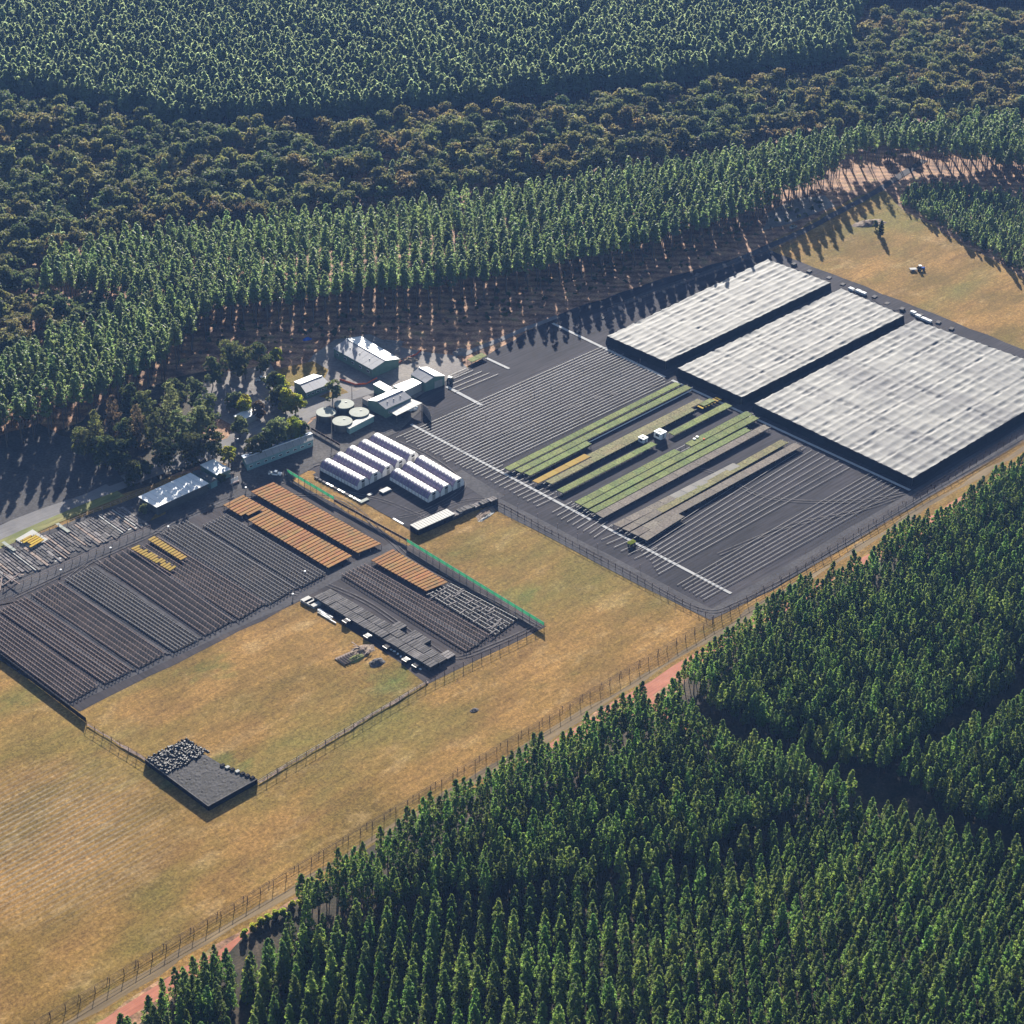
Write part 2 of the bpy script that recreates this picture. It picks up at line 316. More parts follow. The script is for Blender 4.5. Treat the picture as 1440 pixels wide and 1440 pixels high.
sheet('concrete_path', strip_pts([(945,535),(1280,690)], 1.4), M['concrete'], wob=0)
sheet('concrete_path', strip_pts([(628,544),(677,570)], 1.6), M['concrete'], wob=0)
sheet('concrete_path', strip_pts([(684,504),(716,519)], 1.4), M['concrete'], wob=0)
M['worn'] = mat('worn_wheel_track', (.07,.066,.07), (.12,.11,.112), .3, vec='World', fine=(1.2,(1,1,1),.3), rough=.9, spec=.08)
def curve(pts, n=9):                       # smooth line through the surveyed points
    out = []
    for i in range(len(pts)-1):
        p0, p1, p2, p3 = [Vector(pts[min(max(i+k,0),len(pts)-1)]) for k in (-1,0,1,2)]
        for j in range(n): t = j/n; out.append(tuple(.5*((2*p1)+(p2-p0)*t+(2*p0-5*p1+4*p2-p3)*t*t+(3*p1-p0-3*p2+p3)*t**3)))
    return out+[tuple(pts[-1])]
for pts in ([(330,700),(470,700),(560,752)][:2]+[(545,757),(585,790),(700,850),(760,884)], [(20,840),(110,798),(212,752),(232,740),(262,726),(330,697)], [(95,815),(128,790),(140,792),(205,833),(300,892)], [(215,752),(224,748),(240,757),(330,812),(420,836)],
            [(580,735),(620,715),(660,703),(695,706),(760,740),(880,803),(985,857),(1040,847),(1130,800),(1290,706),(1440,618)], [(560,728),(600,718),(650,688),(640,668),(600,640),(560,622)], [(440,655),(480,640),(530,612),(560,600)], [(470,690),(540,705),(600,730)],
            [(460,822),(520,850),(600,905),(640,925),(700,905),(755,880)], [(905,700),(980,660),(1080,700),(1200,705),(1272,694)], [(640,640),(760,590),(840,560),(925,540)], [(1010,780),(1110,740),(1200,720),(1262,700)], [(300,1010),(200,1060)][:0]):
    if len(pts) < 2: continue
    c = curve(pts)
    for o in (-.75,.75):
        q = [P(*p) for p in c]; off = []
        for i, p in enumerate(q):
            d = (q[min(i+1,len(q)-1)]-q[max(i-1,0)]).normalized(); off.append(p+Vector((-d.y,d.x,0))*o)
        lf = [tuple(p+Vector((0,0,0))) for p in off]; LAYER[0] += .003; z = LAYER[0]; vs = []
        for i, p in enumerate(off):
            d = (off[min(i+1,len(off)-1)]-off[max(i-1,0)]).normalized(); n_ = Vector((-d.y,d.x,0))*random.uniform(.10,.24); vs += [(p.x+n_.x,p.y+n_.y,z),(p.x-n_.x,p.y-n_.y,z)]
        s_ = MB(); s_.add(vs, [(2*i,2*i+1,2*i+3,2*i+2) for i in range(len(off)-1)]); ob = bpy.data.objects.new('tyre_track', s_.mesh('tyre_track', M['worn'])); COL.objects.link(ob); ob['kind'] = 'structure'
# ------------------------------------------------------------------ shade houses
def shade_house(L, T, Rr, B, h, ma, label, cells, wallm=None, seed=0):
    a, b, c, d = [P(*q, h) for q in (L, T, Rr, B)]
    root = thing('shade_house', label, 'shade house', (a.x, a.y, 0), 'shade houses beside the standing ground')
    rg = np.random.default_rng(seed)
    nx, ny = cells; k = 6; NX, NY = nx*k, ny*k
    bx = np.sort(np.concatenate([[0,1], (np.arange(1,nx)+rg.uniform(-.3,.3,nx-1))/nx])); by = np.sort(np.concatenate([[0,1], (np.arange(1,ny)+rg.uniform(-.28,.28,ny-1))/ny]))
    peak = rg.uniform(-.14,.16,(nx+1,ny+1)); sag = rg.uniform(.15,1.2,(nx,ny))
    vs, fs = [], []
    for i in range(NX+1):
        ci = min(i//k, nx-1); fu = (i-ci*k)/k; u = float(bx[ci]+(bx[ci+1]-bx[ci])*fu)
        for j in range(NY+1):
            cj = min(j//k, ny-1); fv = (j-cj*k)/k; v = float(by[cj]+(by[cj+1]-by[cj])*fv)
            p = (1-u)*((1-v)*a+v*d)+u*((1-v)*b+v*c)
            z = float(peak[ci,cj])*(1-fu)*(1-fv)+peak[ci+1,cj]*fu*(1-fv)+peak[ci,cj+1]*(1-fu)*fv+peak[ci+1,cj+1]*fu*fv
            z -= float(sag[ci,cj])*(math.sin(math.pi*fu)*math.sin(math.pi*fv))**.7*.32
            z -= .07*math.sin(math.pi*fu)+.05*math.sin(math.pi*fv)
            if i in (0,NX) or j in (0,NY): z = -.3*abs(math.sin(math.pi*(fu if j in (0,NY) else fv)))
            vs.append((p.x, p.y, h+z+float(rg.normal(0,.035))))
    for i in range(NX):
        for j in range(NY):
            q = i*(NY+1)+j; fs.append((q, q+NY+1, q+NY+2, q+1)[::-1])
    mb = MB(); mb.add(vs, fs); ro = mb.part('roof_cloth', ma, root)
    for p in ro.data.polygons: p.use_smooth = True
    # net walls that lean out a little, with their posts
    cen = (a+b+c+d)/4
    pm = MB(); pm.cyl((0,0), .09, 0, h-.05, 6); pme = pm.mesh('post', M['steel'])
    for s0, s1 in ((a,b),(b,c),(c,d),(d,a)):
        n = max(2, int((s1-s0).length/6)); out = Vector((-(s1-s0).y, (s1-s0).x, 0)).normalized()
        if out.dot((s0+s1)/2-cen) < 0: out = -out
        mb = MB(); top, bot = [], []
        for i in range(n*3+1):
            t = i/(n*3); p = lerp(s0, s1, t); sg = abs(math.sin(math.pi*(i % 3)/3))
            top.append((p.x, p.y, h-.03-.3*sg)); q = p+out*(.9-.25*sg); bot.append((q.x, q.y, .02))
        m3 = n*3+1; mb.add(top+bot, [(i, i+1, m3+i+1, m3+i) for i in range(m3-1)])
        mb.part('net_wall', wallm or M['net'], root)
        for i in range(0, n+1, 2):
            p = lerp(s0, s1, i/n)-out*.15; inst('post', pme, root, (p.x-a.x, p.y-a.y, 0))
    return root
SHH = 3.7
shade_house((854,472),(1080,364),(1168,397),(936,508), SHH, M['cloth'], 'pale cloth shade house nearest the tall pines, tree shadows on its far edge', (15,11), seed=1)
shade_house((953,517),(1183,405),(1271,443),(1043,558), SHH, M['cloth'], 'pale cloth shade house between the other two', (17,11), seed=2)
shade_house((1061,567),(1286,449),(1518,532),(1283,672), SHH, M['cloth2'], 'widest pale cloth shade house, streaked with grey worn bands', (18,22), seed=3)

# ------------------------------------------------------------------ gabled and flat buildings
def gable(name, label, a, b, c, d, eave, rise, axis, wall, roofs, cat='building', windows=0, door=None, ribs=0, over=.4):
    """a,b,c,d: eave corners as seen (left, top, right, bottom); axis 'B' = ridge along a-d, 'A' = ridge along d-c"""
    a, b, c, d = [P(*q, eave) for q in (a,b,c,d)]
    root = thing(name, label, cat, ((a.x+c.x)/2, (a.y+c.y)/2, 0))
    if axis == 'A': a, b, c, d = d, a, b, c        # now the ridge always runs a-d direction; ends are ab and dc
    cen = (a+b+c+d)/4
    w_ = [lerp(p, cen, .03) for p in (a,b,c,d)]
    m1, m2 = (a+b)/2, (d+c)/2; r1, r2 = m1+Vector((0,0,rise)), m2+Vector((0,0,rise))
    wb = MB()
    q = [(p.x,p.y,0) for p in w_]; t = [(p.x,p.y,eave-.05) for p in w_]
    g1, g2 = (w_[0]+w_[1])/2, (w_[3]+w_[2])/2
    wb.add(q+t+[(g1.x,g1.y,eave+rise-.12),(g2.x,g2.y,eave+rise-.12)], [(0,3,7,4),(2,1,5,6),(1,0,4,8,5),(3,2,6,9,7)])
    wb.part('wall', wall, root)
    for k, (e0, e1, mt) in enumerate(((a,d,roofs[0]),(b,c,roofs[1]))):
        mb = MB(); nrm = Vector((0,0,.12)); n = max(2, int((e1-e0).length/3.2)); 
        for i in range(n):                                  # roof sheets laid side by side
            s = MB(); t0, t1 = i/n+.002, (i+1)/n-.002
            A0, A1, B0, B1 = lerp(e0,e1,t0), lerp(e0,e1,t1), lerp(r1,r2,t0), lerp(r1,r2,t1)
            lift = Vector((0,0,.02*(i % 2)))
            s.hexa([A0+lift,A1+lift,B1+lift,B0+lift] if k == 0 else [A1+lift,A0+lift,B0+lift,B1+lift], [p+nrm+lift for p in ((A0,A1,B1,B0) if k == 0 else (A1,A0,B0,B1))])
            s.part('roof_sheet', mt, root)
    s = MB(); s.bar(r1+Vector((0,0,.2)), r2+Vector((0,0,.2)), .5, .12); s.part('ridge_cap', M['white'], root)
    # openings on the two walls that face the viewer of the site
    fa, fd = w_[0], w_[3]; outn = Vector((-(fd-fa).y, (fd-fa).x, 0)).normalized()
    if outn.dot(fa-cen) < 0: outn = -outn
    L_ = (fd-fa).length; ax = (fd-fa).normalized()
    for i in range(windows):
        p = lerp(fa, fd, (i+.5)/windows)+outn*.03; s = MB(); s.box((p.x,p.y,eave*.55), (1.6,.1,eave*.28), ax)
        wn = s.part('window', M['white'], root); s = MB(); p2 = p+outn*.06; s.box((p2.x,p2.y,eave*.55), (1.4,.06,eave*.22), ax); s.part('pane', M['glass'], root, parent=wn)
    if door:
        e0, e1 = w_[3], w_[2]; o2 = Vector(((e1-e0).y, -(e1-e0).x, 0)).normalized()
        if o2.dot(e0-cen) < 0: o2 = -o2
        p = lerp(e0, e1, door[0])+o2*.05; s = MB(); s.box((p.x,p.y,door[2]/2), (door[1],.12,door[2]), (e1-e0).normalized()); s.part('door', door[3], root)
    for i in range(ribs):
        p = lerp(lerp(a,d,(i+1)/(ribs+1)), lerp(r1,r2,(i+1)/(ribs+1)), .55); s = MB(); s.cyl((p.x,p.y), .2, p.z-.1, p.z+.45, 8); s.part('roof_vent', M['steel'], root)
    return root
def flat(name, label, a, b, c, d, z, wall, roof, cat='building', slope=0., walls=True, thick=.14, sheets=1, posts=True):
    a, b, c, d = [P(*q, z) for q in (a,b,c,d)]
    root = thing(name, label, cat, ((a.x+c.x)/2, (a.y+c.y)/2, 0)); cen = (a+b+c+d)/4
    b = b+Vector((0,0,slope)); c = c+Vector((0,0,slope))
    a, b, c, d = (a, b, c, d)
    for i in range(sheets):
        t0, t1 = i/sheets+.003, (i+1)/sheets-.003
        s = MB(); q = [lerp(d,c,t0), lerp(d,c,t1), lerp(a,b,t1), lerp(a,b,t0)]
        s.hexa([p for p in q], [p+Vector((0,0,thick+.015*(i % 2))) for p in q]); s.part('roof_sheet' if sheets > 1 else 'roof', roof, root)
    w_ = [lerp(p, cen, .05) for p in (a,b,c,d)]
    if walls:
        s = MB(); q = [(p.x,p.y,0) for p in w_]; t = [(p.x,p.y,p.z-.02) for p in w_]
        s.add(q+t, [(3,0,4,7),(1,2,6,5),(0,1,5,4),(2,3,7,6)]); s.part('wall', wall, root)
    elif posts:
        for p in w_:
            s = MB(); s.cyl((p.x,p.y), .12, 0, p.z-.02, 6); s.part('post', M['steel'], root)
    return root
gable('machinery_shed', 'large green walled shed with long grey and white gable roof by the pines', (468,490),(507.5,473),(562,505),(523.3,520.3), 4.0, 1.7, 'B', M['greenwall'], (M['greyroof'],M['white']), 'shed', windows=5, ribs=3)
gable('packing_shed', 'green packing shed with ridged white and grey roof above the netted awning', (516.7,563),(553,547.5),(579,559.5),(542.5,576), 4.2, 1.6, 'A', M['greenwall'], (M['greyroof'],M['white']), 'shed', windows=3, ribs=3)
gable('potting_shed', 'small dark green shed with pale roller door at the head of the short white path', (577.5,526.7),(601,516),(626,528.7),(598,539), 4.2, 1.5, 'B', M['greenwall'], (M['greyroof'],M['white']), 'shed', door=(.68,4.2,3.2,M['palegrey']), ribs=0)
gable('site_office', 'low green hut with white back slope and grey front slope beside the yellow green trees', (413,537),(441,526),(464.5,540),(430,553), 2.9, 1.4, 'A', M['greenwall'], (M['greyroof'],M['white']), 'hut', windows=5)
gable('workers_building', 'long blue roofed building with teal wall beside the tree shade', (339,641),(437,607.5),(441.5,618),(346,654), 3.0, .9, 'A', M['tealwall'], (M['palegrey'],M['blueroof']), windows=9, ribs=0)
flat('cold_store', 'white flat roofed store between the packing shed and potting shed', (553,543),(580,532.5),(594,538),(567.5,551), 3.8, M['palegrey'], M['white'], sheets=6)
flat('loading_bay', 'small white roofed loading bay behind the packing shed', (524.7,540.5),(534,536),(552,546),(543,551), 4.0, M['greenwall'], M['white'], sheets=4)
flat('awning', 'weathered pale awning on posts in front of the packing shed', (545,577.5),(578,562.5),(594,568.5),(557.5,585), 3.0, M['net'], M['palegrey'], 'awning', slope=.5, walls=False, sheets=5)
flat('tool_room', 'narrow cream roofed row of rooms between the round tanks and packing shed', (484,598.5),(519,582),(527,585),(491,603.5), 2.7, M['tealwall'], M['palegrey'], sheets=8)
flat('open_store', 'long white flat roofed open shed at the corner of the bare racks', (194,699),(268,665),(294,680),(220,714), 3.6, M['tankwall'], M['white'], sheets=10)  # open sides: dark walls stand in for the shadow under the roof
flat('small_store', 'squarish white roofed store under the trees next to the long white roof', (281,654),(300,646),(325,660),(305,668.6), 3.4, M['greenwall'], M['white'], sheets=4)
flat('link_roof', 'narrow dark link roof between the two white roofed stores', (270,664),(279,660.5),(306,674.5),(297,679), 3.0, M['tealwall'], M['tankwall'], 'roof', sheets=2)
flat('hidden_hut', 'white roofed hut half hidden among the yard trees', (328,585),(355,572),(367,579),(341,591), 3.0, M['palegrey'], M['white'], 'hut', sheets=4)
flat('lean_to', 'small square grey roofed shelter left of the packing shed', (509,560),(518,556),(526,560.5),(517,565), 2.5, M['palegrey'], M['pallet'], 'shelter')
# netted side of the awning
a = P(577,566.5,3.2); b = P(595,568,3.2); c = P(597,599,0); d = P(579,597,0)
t = thing('net_curtain', 'grey brown mesh curtain hanging at the right end of the awning', 'net', (a.x,a.y,0))
s = MB(); e = P(594.5,569,3.3); f_ = P(599,578,2.6); base = Vector((e.x,e.y,0))
n8 = Vector((-.8,.6,0)); q0 = P(594,568.5,3.2); q1 = P(597,577,2.9)
p0, p1 = Vector((q0.x,q0.y,0)), Vector((q1.x-1,q1.y-5,0))
s.add([(p0.x,p0.y,3.2),(p1.x,p1.y,3.0),(p1.x-.5,p1.y-.8,0),(p0.x,p0.y,0),(lerp(p0,p1,.5).x+.6,lerp(p0,p1,.5).y,3.5)], [(0,4,1,2,3)]); s.part('mesh_sheet', M['pallet'], t)
s = MB(); s.cyl((p1.x,p1.y), .1, 0, 3, 6); s.part('pole', M['steel'], t)

def tank(x, y, lab):
    p = P(x, y, 3.1); c = (p.x, p.y)
    t = thing('water_tank', lab, 'water tank', (p.x,p.y,0), 'round water tanks by the tool rooms')
    s = MB(); s.cyl(c, 4.0, 0, 3.1, 40); s.part('tank_wall', M['tankwall'], t)
    s = MB(); s.cyl(c, 4.1, 3.1, 3.35, 40, 4.05); l = s.part('lid', M['tank'], t)
    s = MB(); s.cyl((c[0]+1.5,c[1]+.6), .45, 3.35, 3.5, 12); s.part('hatch', M['palegrey'], t, parent=l)
    s = MB(); s.bar((c[0]-4.15,c[1]-.2,.2), (c[0]-4.15,c[1]-.2,3.4), .18); s.part('pipe', M['steel'], t)
tank(458.5,580,'round pale lidded water tank farthest from the packing shed')
tank(484,568.5,'round pale lidded water tank closest to the road')
tank(481.5,592.5,'round pale lidded water tank closest to the white poly tunnels')
tank(505,580,'round pale lidded water tank partly behind the narrow row of rooms')

# ------------------------------------------------------------------ poly tunnels
def tunnel(e0, e1, st, label, doorside=.5):
    """e0,e1: ground corners of the near end, st: far corner matching e0"""
    E0, E1, S0 = P(*e0), P(*e1), P(*st); ax = (S0-E0); Ln = ax.length; ax.normalize(); wv = E1-E0; W = wv.length; wv.normalize()
    root = thing('poly_tunnel', label, 'poly tunnel', ((E0+E1)/2+ax*Ln/2)[:], 'white poly tunnels in two rows')
    hh = W*.62; N = 12
    def arc(t, s, k=1.0): 
        th = math.pi*t; x = (0.5-0.5*math.copysign(abs(math.cos(th))**.8, math.cos(th)))*W; z = hh*math.sin(th)**.75
        x = W/2+(x-W/2)*k; z *= k
        return E0+wv*x+ax*s+Vector((0,0,z))
    def band(t0, t1, s0, s1, k=1.0, n=4):
        mb = MB(); vs = []
        for i in range(n+1):
            t = lerp(t0, t1, i/n); vs += [arc(t,s0,k), arc(t,s1,k)]
        mb.add(vs, [(2*i,2*i+1,2*i+3,2*i+2) for i in range(n)]); return mb
    c1 = band(0, 1, 0, Ln, 1, 16); o = c1.part('cover', M['tunnelw'], root)
    for p in o.data.polygons: p.use_smooth = True
    nb = 12
    for i in range(nb):                                    # net panels between the hoops, scalloped at their upper edge
        s0, s1 = Ln*(i/nb)+.12, Ln*((i+1)/nb)-.12; mb = MB(); vs = []
        for j in range(9):
            f = j/8; s = lerp(s0,s1,f); tt = .36+.07*math.sin(math.pi*f)
            for q in range(5): vs.append(arc(lerp(.10, tt, q/4), s, 1.018))
        mb.add(vs, [(j*5+q, (j+1)*5+q, (j+1)*5+q+1, j*5+q+1) for j in range(8) for q in range(4)])
        mb.part('shade_panel', M['tunnelp'], root)
    for i in range(nb+1):
        mb = MB(); pts = [arc(q/14, min(max(Ln*i/nb, .05), Ln-.05), 1.02) for q in range(15)]
        for q in range(14): mb.bar(pts[q], pts[q+1], .10)
        mb.part('hoop', M['steel'], root)
    for s, nm in ((-.02,1),(Ln+.02,0)):
        mb = MB(); vs = [arc(q/16, s) for q in range(17)]; mb.add(vs, [tuple(range(17)) if nm else tuple(range(16,-1,-1))]); ew = mb.part('end_wall', M['tunnelw'], root)
        if nm:
            o_ = -ax; p = E0+wv*(W*doorside)+o_*.08
            mb = MB(); mb.box((p.x,p.y,1.1), (1.5,.12,2.2), wv); mb.part('door', M['palegrey'], root)
            p = E0+wv*(W*.5)+o_*.1; mb = MB(); mb.box((p.x,p.y,hh*.74), (1.5,.14,.8), wv); mb.part('vent', M['dark'], root)
ends = [((502.5,690),(519,681.3),(450,662)), ((520,681),(536.5,672.3),(467.5,653)), ((537.5,672),(554,663.3),(485,644)), ((555,663.5),(571.5,654.8),(502.5,635.5)), ((572.5,655),(589,646),(519,627)),
        ((602,707.5),(618,699),(548,675.5)), ((619.5,699),(635.5,690.5),(565,666)), ((637,690.5),(653,682),(582,657.5))]
tl = ['purple and white poly tunnel nearest the green windbreak, blue grey side strip along its base', 'second poly tunnel in from the green windbreak, closed white end', 'middle poly tunnel of the row of five', 'fourth poly tunnel in the row of five, dark doorway in its end', 'poly tunnel of the row of five closest to the long bench rails',
      'poly tunnel of the row of three closest to the crate stacks', 'middle poly tunnel of the row of three', 'poly tunnel of the row of three closest to the long bench rails, dark doorway']
for e, l in zip(ends, tl): tunnel(*e, l)

# ------------------------------------------------------------------ bare racks and tray blocks in the rack yard
def support_row(p0, p1, npost, hgt, root, name='support_row', ma=None, scatter=0):
    mb = MB(); d = (p1-p0).normalized(); n = Vector((-d.y,d.x,0)); ma = ma or M['rackpost']
    mb.bar(p0+Vector((0,0,hgt)), p1+Vector((0,0,hgt)), .13, .08)
    for i in range(npost):
        p = lerp(p0, p1, i/(npost-1))+Vector((random.uniform(-.05,.05),random.uniform(-.05,.05),0))
        mb.bar((p.x,p.y,0), (p.x,p.y,hgt+.06), .2, .16)
        mb.bar(p+n*-.34+Vector((0,0,hgt*.98)), p+n*.34+Vector((0,0,hgt*.98)), .09)
    ob = mb.part(name, ma, root); return ob
def rack_bay(a, b, c, d, nrow, npost, label, hgt=1.05, ma=None, name='seedling_rack', group='bare seedling racks in the rack yard'):
    A_, B_, C_, D_ = P(*a), P(*b), P(*c), P(*d)
    sheet('rack_shade_sheet', [tuple(A_), tuple(B_), tuple(C_), tuple(D_)], M['rackshade'], wob=0)  # dark sheet added under the bay, shade of posts and rails in its colour
    t = thing(name, label, 'rack', tuple((A_+C_)/2), group)
    for i in range(nrow):
        u = i/(nrow-1); support_row(lerp(A_,B_,u), lerp(D_,C_,u), npost, hgt, t, ma=ma)
    return t
M['rackpost2'] = mat('pale_rack_post', (.24,.225,.215), (.33,.31,.30), .8)
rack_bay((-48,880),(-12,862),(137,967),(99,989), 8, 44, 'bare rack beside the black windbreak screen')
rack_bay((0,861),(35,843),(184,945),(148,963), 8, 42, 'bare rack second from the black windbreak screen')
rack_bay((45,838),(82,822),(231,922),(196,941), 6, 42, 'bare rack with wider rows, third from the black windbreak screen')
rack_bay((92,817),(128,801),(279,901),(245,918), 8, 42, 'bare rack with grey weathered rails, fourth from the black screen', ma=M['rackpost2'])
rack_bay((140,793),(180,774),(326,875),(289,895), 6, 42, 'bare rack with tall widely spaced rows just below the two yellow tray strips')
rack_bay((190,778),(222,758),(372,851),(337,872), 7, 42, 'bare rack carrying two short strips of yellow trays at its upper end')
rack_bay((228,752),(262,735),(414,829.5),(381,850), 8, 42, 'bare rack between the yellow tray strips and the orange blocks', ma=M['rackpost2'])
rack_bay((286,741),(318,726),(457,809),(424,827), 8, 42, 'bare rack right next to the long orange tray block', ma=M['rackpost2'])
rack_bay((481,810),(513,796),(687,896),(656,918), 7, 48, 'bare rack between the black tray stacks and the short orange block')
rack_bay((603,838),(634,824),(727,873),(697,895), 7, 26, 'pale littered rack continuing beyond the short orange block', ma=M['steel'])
rr = bpy.data.objects[[o.name for o in bpy.data.objects if o.get('label','').startswith('pale littered')][0]]
for k in range(26):
    q = P(random.uniform(612,705), 0+850); u, v = random.random(), random.random()
    p = lerp(lerp(P(603,838),P(634,824),u), lerp(P(697,895),P(727,873),u), v)
    s = MB(); s.box((p.x,p.y,1.2), (random.uniform(2,4.5),.45,.12), Vector((1,random.uniform(-.2,.2),0)).normalized()); s.part('plank', M['pallet'], rr)
def tray_block(a, b, c, d, n, label, z=1.3, ma=None, fill=.74, u0=0, u1=1, skip=(), group='blocks of orange trays in the rack yard', name='tray_block', ragged=0, legs=True):
    A_, B_, C_, D_ = [P(*q, z) for q in (a,b,c,d)]
    t = thing(name, label, 'trays', ((A_+C_)/2)[:2]+(0,), group)
    for i in range(n):
        v0, v1 = i/n, (i+fill)/n; a0, a1 = u0, u1
        if ragged: a1 -= random.choice([0,0,ragged]); a0 += random.choice([0,0,0,ragged])
        for sk in skip:
            if sk[0] <= i < sk[1]: a0 = sk[2]
        pt = lambda u, v: lerp(lerp(A_,B_,u), lerp(D_,C_,u), v)
        q = [pt(a0,v1), pt(a1,v1), pt(a1,v0), pt(a0,v0)]
        s = MB(); s.slab(q, z-.28, z+random.uniform(-.03,.03)); s.part('tray_row', ma or M['orange'], t)
    if legs:
        s = MB()
        for i in range(0, n+1, 2):
            for u in (u0+.02, (u0+u1)/2, u1-.02):
                p = lerp(lerp(A_,B_,u), lerp(D_,C_,u), i/n if i else .005); s.bar((p.x,p.y,0), (p.x,p.y,z-.29), .14)
        s.part('stand', M['rackpost'], t)
    return t
tray_block((314,710),(342,696),(496,782),(463,799), 33, 'long orange tray block with one notch cut from its edge', skip=((7,8,.75),(6,7,.2)))
tray_block((353,691),(384.5,678),(537,765),(504.5,778), 34, 'long orange tray block beside the green windbreak')
tray_block((522,787.5),(552.5,772),(631,819),(600.5,831.5), 17, 'short orange tray block south of the cross track')
yl = 'yellow tray strips on the bare racks'
tray_block((184,771),(195,766),(249,797),(240,803), 15, 'lower of two short yellow tray strips on the bare racks', ma=M['ochre'], ragged=.3, group=yl)
tray_block((208,758.5),(217,753.6),(264,783.5),(255,788), 12, 'upper of two short yellow tray strips on the bare racks', ma=M['ochre'], group=yl)
tray_block((28,760),(47,750),(63,759),(44,770), 5, 'small bright yellow tray block on the littered growing yard', ma=M['yellow'], ragged=.2, group=None)

# ------------------------------------------------------------------ benches of seedlings on the standing ground
def bench(p0, p1, q1, q0, ma, label, z=1.4, cuts=(), pitch=15, name='seedling_bench', leave=()):
    a, b, c, d = [P(*q, z) for q in (p0,q0,q1,p1)]       # a near back, b far back, c far front, d near front
    t = thing(name, label, 'bench', ((a+c)/2)[:2]+(0,), 'long seedling benches on the standing ground')
    n = max(2, round(abs(q0[0]-p0[0])/pitch)); pt = lambda u, v: lerp(lerp(a,b,u), lerp(d,c,u), v)
    for i in range(n):
        if i in leave: continue
        u0, u1 = i/n, (i+1)/n-.12/((b-a).length/1); u1 = (i+1)/n-.10/(b-a).length*1.2
        s = MB(); s.slab([pt(u0,1), pt(u1,1), pt(u1,0), pt(u0,0)], z-.22, z+random.uniform(-.02,.03))
        mm = ma
        if cuts: 
            for (k0,k1,mx) in cuts:
                if k0 <= (i+.5)/n < k1: mm = mx
        s.part('tray_panel', mm, t)
    s = MB()
    for i in range(n*2+1):
        for v in (.12,.88):
            p = pt(min(i/(n*2),.995), v); s.bar((p.x,p.y,0), (p.x,p.y,z-.23), .12)
    for v in (.12,.88):
        p, q = pt(-.02,v), pt(1.01,v); s.bar((p.x,p.y,z-.3), (q.x,q.y,z-.3), .12)
    s.part('frame', M['steel'], t)
    return t
G_, O_, B_, P_ = M['gtray'], M['otray'], M['btray'], M['ptray']
bench((709,657.8),(717,661.7),(958,540),(950,537), G_, 'outermost green seedling bench, next to the bare rails')
bench((724.4,660.6),(733,664.4),(973,545),(964,541), G_, 'green bench with a white pipe along its far half')
bench((737,665),(745.6,668.5),(832,624),(825,620), G_, 'short green bench above the ochre bench')
bench((748.6,676),(757,679.4),(831,641.7),(822,638), M['ochre'], 'ochre yellow seedling bench')
bench((825,640),(834,643.5),(990,564),(981,560.5), O_, 'olive bench in line with the ochre bench')
bench((767,676.7),(776,680.6),(978.6,576),(970,572.5), O_, 'olive green bench running past the white cabins')
bench((783,689),(792,693),(924,624.6),(916,621), G_, 'green bench ending at the white cabins')
bench((940,608),(948,612),(1030,570.4),(1020,566), G_, 'short green bench between white cabins and shade house')
bench((983,568),(990,571),(1006,563),(998,560), G_, 'tiny green bench beside the yellow trays')
bench((808,705.6),(817,710),(1058.5,582),(1049.5,578), G_, 'bright green bench with a break halfway, first of the lower green group', leave=(9,))
bench((818,711),(827,715),(1067.5,588),(1058.5,583.5), G_, 'middle bench of the lower green group')
bench((828,717),(837,721),(1056,605),(1048,601), G_, 'green bench touching the brown bench')
bench((837.5,722),(848,728),(1083,601),(1074,597), B_, 'long brown bench along the lower green group')
bench((861.7,737),(873,741.5),(1041,655),(1031,651), P_, 'pale grey bench, brown at its near end', cuts=((0,.48,B_),))
bench((874.5,743),(885,747),(1109,622),(1098,618), O_, 'olive and tan bench next to the pale grey bench', cuts=((0,.2,B_),))
bench((886,748.5),(897.5,753.5),(1128,627),(1117,622.5), B_, 'long tan bench beside the bare lower rails')
bench((898.5,754.5),(910,760),(963,726),(952,721.5), B_, 'short tan bench at the end of the benches')
bench((657,505.5),(664,509),(685,500),(677.5,496), G_, 'small lone green bench in the pine shade', pitch=9)
t = thing('tray_pile', 'yellow tray frames laid on rails beside the shade house', 'trays', P(998,572)[:])
for k in range(7):
    a = P(985+k*4.2, 573-k*2.0, .9); s = MB(); s.box((a.x, a.y, 1.0), (.9,3.0,.25)); s.part('tray', M['yellow'] if k % 2 == 0 else M['ochre'], t)
    s = MB(); s.box((a.x+1.2, a.y, .8), (.5,3.0,.2)); s.part('tray', M['tyre'], t)

# bare rails
for k_, (u_, v_) in enumerate((((18,852),(166,954)),((40,840),(190,943)),((86,819),(238,920)),((133,797),(284,898)),((186,776),(331,874)),((225,755),(377,851)),((270,737),(418.5,828)),((497,804),(672,908)))):
    sheet('aisle', strip_pts([u_, v_], 1.6), M['darkroad'], wob=.15, step=5)
def rails(N0, N1, F0, F1, n, where, group, jit=0, z=.35, wd=.115, drop=0, var=3):
    ma = bpy.data.materials
    for i in range(n):
        t_ = i/max(1,n-1)
        if random.random() < drop: continue
        a = lerp(P(*N0),P(*N1),t_)+Vector((random.uniform(-jit,jit),0,0)); b = lerp(P(*F0),P(*F1),t_)+Vector((random.uniform(-jit,jit),0,0))
        r_ = thing('bench_rail', where, 'rail', tuple((a+b)/2), group); mb = MB()
        zz = Vector((0,0,z)); mb.bar(a+zz, b+zz, wd, .10); mb.part('pipe', M['railpipe'] if random.random() < .6 else M['steel'], r_)
        mb = MB(); k = max(2, int((b-a).length/7))
        for j in range(k+1):
            p = lerp(a,b,j/k); mb.bar((p.x,p.y,0), (p.x,p.y,z), .1)
        mb.part('support', M['rackpost'], r_, kind='stuff')
